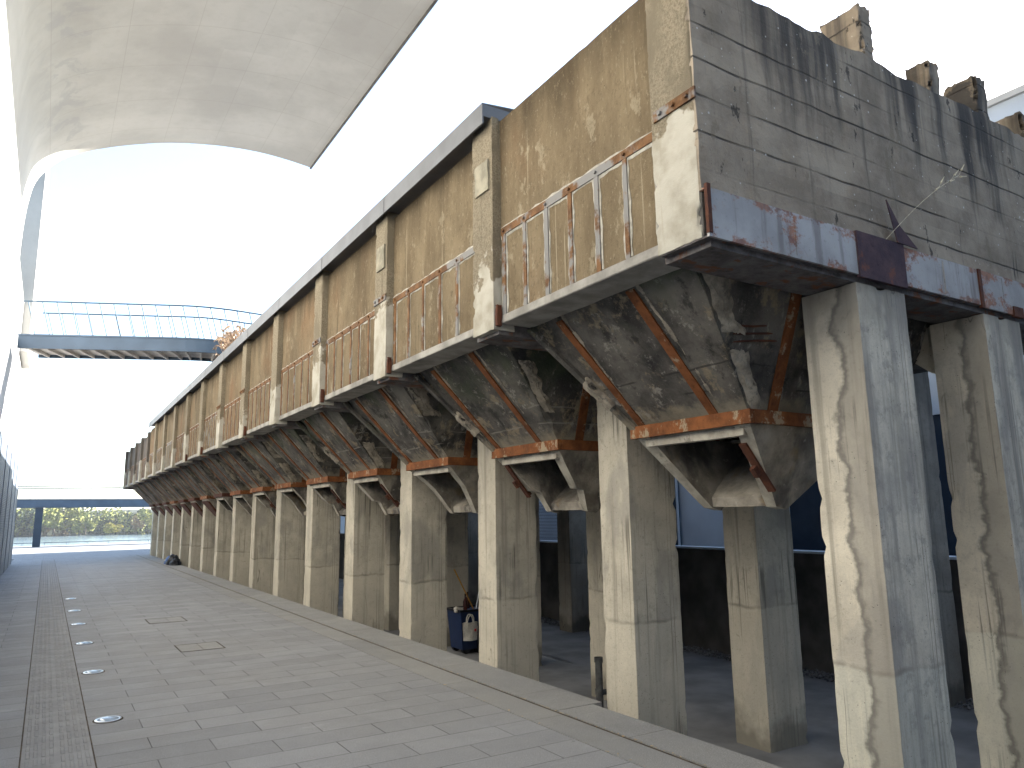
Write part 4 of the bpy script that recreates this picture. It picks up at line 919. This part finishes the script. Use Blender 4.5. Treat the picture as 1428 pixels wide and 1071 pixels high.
# ------------------------------------------------------------------ river side
ew_ = empty('elevated_walkway', (0, 0, 0), 'blue steel elevated walkway on thin posts before the river', 'walkway')
MB().box(-40, 60, 85, 85.25, 3.72, 4.52).box(-40, 60, 84.9, 85.0, 4.44, 4.52).box(-40, 60, 84.9, 85.0, 3.72, 3.78).box(-40, 60, 88, 88.25, 3.72, 4.52).obj('side_beam', M['blue'], ew_)
MB().box(-40, 60, 85.26, 87.99, 4.1, 4.3).obj('deck', M['soffb'], ew_)
for x in (-26.7, -13.7, -.68, 12.4, 25.4, 38.4):
    MB().box(x - .32, x + .32, 85.3, 85.8, 0, 3.9).obj('post', M['bluedk'], ew_)
o = MB(); o.path([(-40, 85.1, 5.82), (60, 85.1, 5.5)], .05, 6).path([(-40, 88.1, 5.72), (60, 88.1, 5.5)], .05, 6)
rl = o.obj('handrail', M['bluedk'], ew_)
o = MB()
for k in range(40): o.tube((-39 + 2.5 * k, 85.1, 4.52), (-39 + 2.5 * k, 85.1, 5.7), .012, 5)
o.obj('baluster_row', M['wire'], rl)
rv = empty('river_railing', (0, 94.5, -.9), 'thin metal railing along the quay edge before the river', 'railing')
o = MB(); o.path([(-60, 0, 1.06), (80, 0, 1.06)], .035, 6).path([(-60, 0, .6), (80, 0, .6)], .015, 5); o.obj('handrail', M['bluedk'], rv)
o = MB()
for k in range(70): o.tube((-60 + 2 * k, 0, 0), (-60 + 2 * k, 0, 1.06), .025, 5)
o.obj('post_row', M['bluedk'], rv)

def crown(m, c, rx, rz, nf, rg, size, lobes=9, mi=0):
    L_ = [(Vector((rg.gauss(0, .5) * rx, rg.gauss(0, .5) * rx, rg.uniform(-.55, .6) * rz)), rg.uniform(.32, .6)) for _ in range(lobes)]
    for i in range(nf):
        lc, lr = rg.choice(L_); d = Vector((rg.gauss(0, 1), rg.gauss(0, 1), rg.gauss(0, 1))).normalized() * rg.uniform(.55, 1.) ** .5
        p = Vector(c) + lc + Vector((d.x * rx * lr, d.y * rx * lr, d.z * rz * lr)); s_ = size * rg.uniform(.5, 1.2)
        a = Vector((rg.gauss(0, 1), rg.gauss(0, 1), rg.gauss(0, 1))).normalized(); b_ = a.orthogonal().normalized() * s_; c2 = a.cross(b_).normalized() * s_ * .7
        m.add([p - b_, p + c2, p + b_, p - c2], [(0, 1, 2, 3)], mi)
def tree(x, y, zb_, h, r, mat, label, seed, group='trees on the far river bank'):
    rg = random.Random(seed); t = empty('tree', (x, y, zb_), label, 'tree', group)
    m = MB(); m.tube((0, 0, 0), (0, 0, h * .55), r * .07, 7, r * .04)
    for k in range(5):
        a = rg.random() * 6.3; m.tube((0, 0, h * (.3 + .05 * k)), (math.cos(a) * r * .6, math.sin(a) * r * .6, h * (.55 + .06 * k)), r * .03, 5, r * .012)
    m.obj('trunk', M['bark'], t)
    m = MB(); crown(m, (0, 0, h * .58), r, h * .46, 2600, rg, r * .085, 7); m.obj('crown', M[mat], t, weld=False)
Z3 = -2.6
TR = [(2.4, 322, 17, 8.5, 'lf_l', 'tall yellow-green tree left of the walkway post across the river'), (-6.0, 330, 15, 7, 'lf_l', 'pale green tree farthest left across the river'),
      (22.5, 318, 6.5, 4.4, 'lf_y', 'small round yellow bush low on the far bank in mid view'), (29.5, 320, 10.5, 2.2, 'lf_o', 'slim orange tree on the far river bank'),
      (38.5, 316, 15.5, 5.6, 'lf_l', 'tall lime tree rising above its neighbours across the river'), (34.8, 313, 7.8, 5.2, 'lf_y', 'low broad yellow tree below the tall lime tree'),
      (46.5, 314, 10.5, 6.5, 'lf_y', 'broad yellow tree right of the tall lime tree'), (54.5, 314, 10, 6, 'lf_y', 'yellow tree farthest right before the bunker columns'),
      (12.5, 320, 9.5, 4.2, 'lf_l', 'small yellow-green tree right of the walkway post across the river')]
for i, (x, y, h, r, m_, lb) in enumerate(TR): tree(x, y, Z3, h * .66, r * .8, m_, lb, 40 + i)
rg = random.Random(2); o = MB()
for i in range(130):
    x = -70 + 230 * rg.random(); y = rg.uniform(322, 352); h = rg.uniform(7, 11.5); r = rg.uniform(3.5, 6)
    o.tube((x, y, -2.6), (x, y, h * .4), .3, 5, .2, mi=3)
    crown(o, (x, y, -2.6 + h * .55), r, h * .48, 420, rg, .62, 9, rg.choice([0, 0, 0, 0, 1, 1]))
for i in range(90):
    x = -70 + 230 * rg.random(); crown(o, (x, 324 + rg.uniform(-2, 4), -1.6), rg.uniform(2, 4), rg.uniform(1.5, 3.5), 110, rg, .6, 5, rg.choice([0, 0, 0, 1, 2]))
tag(o.obj('distant_woodland', [M['lf_g'], M['lf_l'], M['lf_o'], M['bark']], weld=False), 'mixed green and brown woodland along the far river bank', 'woodland', kind='stuff')
o = MB(); o.box(-38, 42, -20, 20, 0, 74).box(-10, 44, -18, 18, 74, 92).box(-75, -38, -20, 20, 0, 58).box(2, 30, -12, 12, 92, 99)
tag(o.obj('distant_building', M['far'], None, (240, 1480, -3)), 'pale blue tower block just showing above the walkway beam', 'building')

# ------------------------------------------------------------------ air over the river
mh = bpy.data.materials.new('river_haze'); mh.use_nodes = True; t_ = mh.node_tree; t_.nodes.clear()
ho = t_.nodes.new('ShaderNodeOutputMaterial'); hv = t_.nodes.new('ShaderNodeVolumePrincipled'); hv.inputs['Color'].default_value = (.86, .92, 1, 1); hv.inputs['Density'].default_value = .00026; hv.inputs['Anisotropy'].default_value = .3
t_.links.new(hv.outputs[0], ho.inputs['Volume'])
tag(MB().box(-950, 1600, -80, 1600, -6, 110).obj('haze', mh), 'thin pale haze over the river and the far bank', 'haze', kind='stuff')
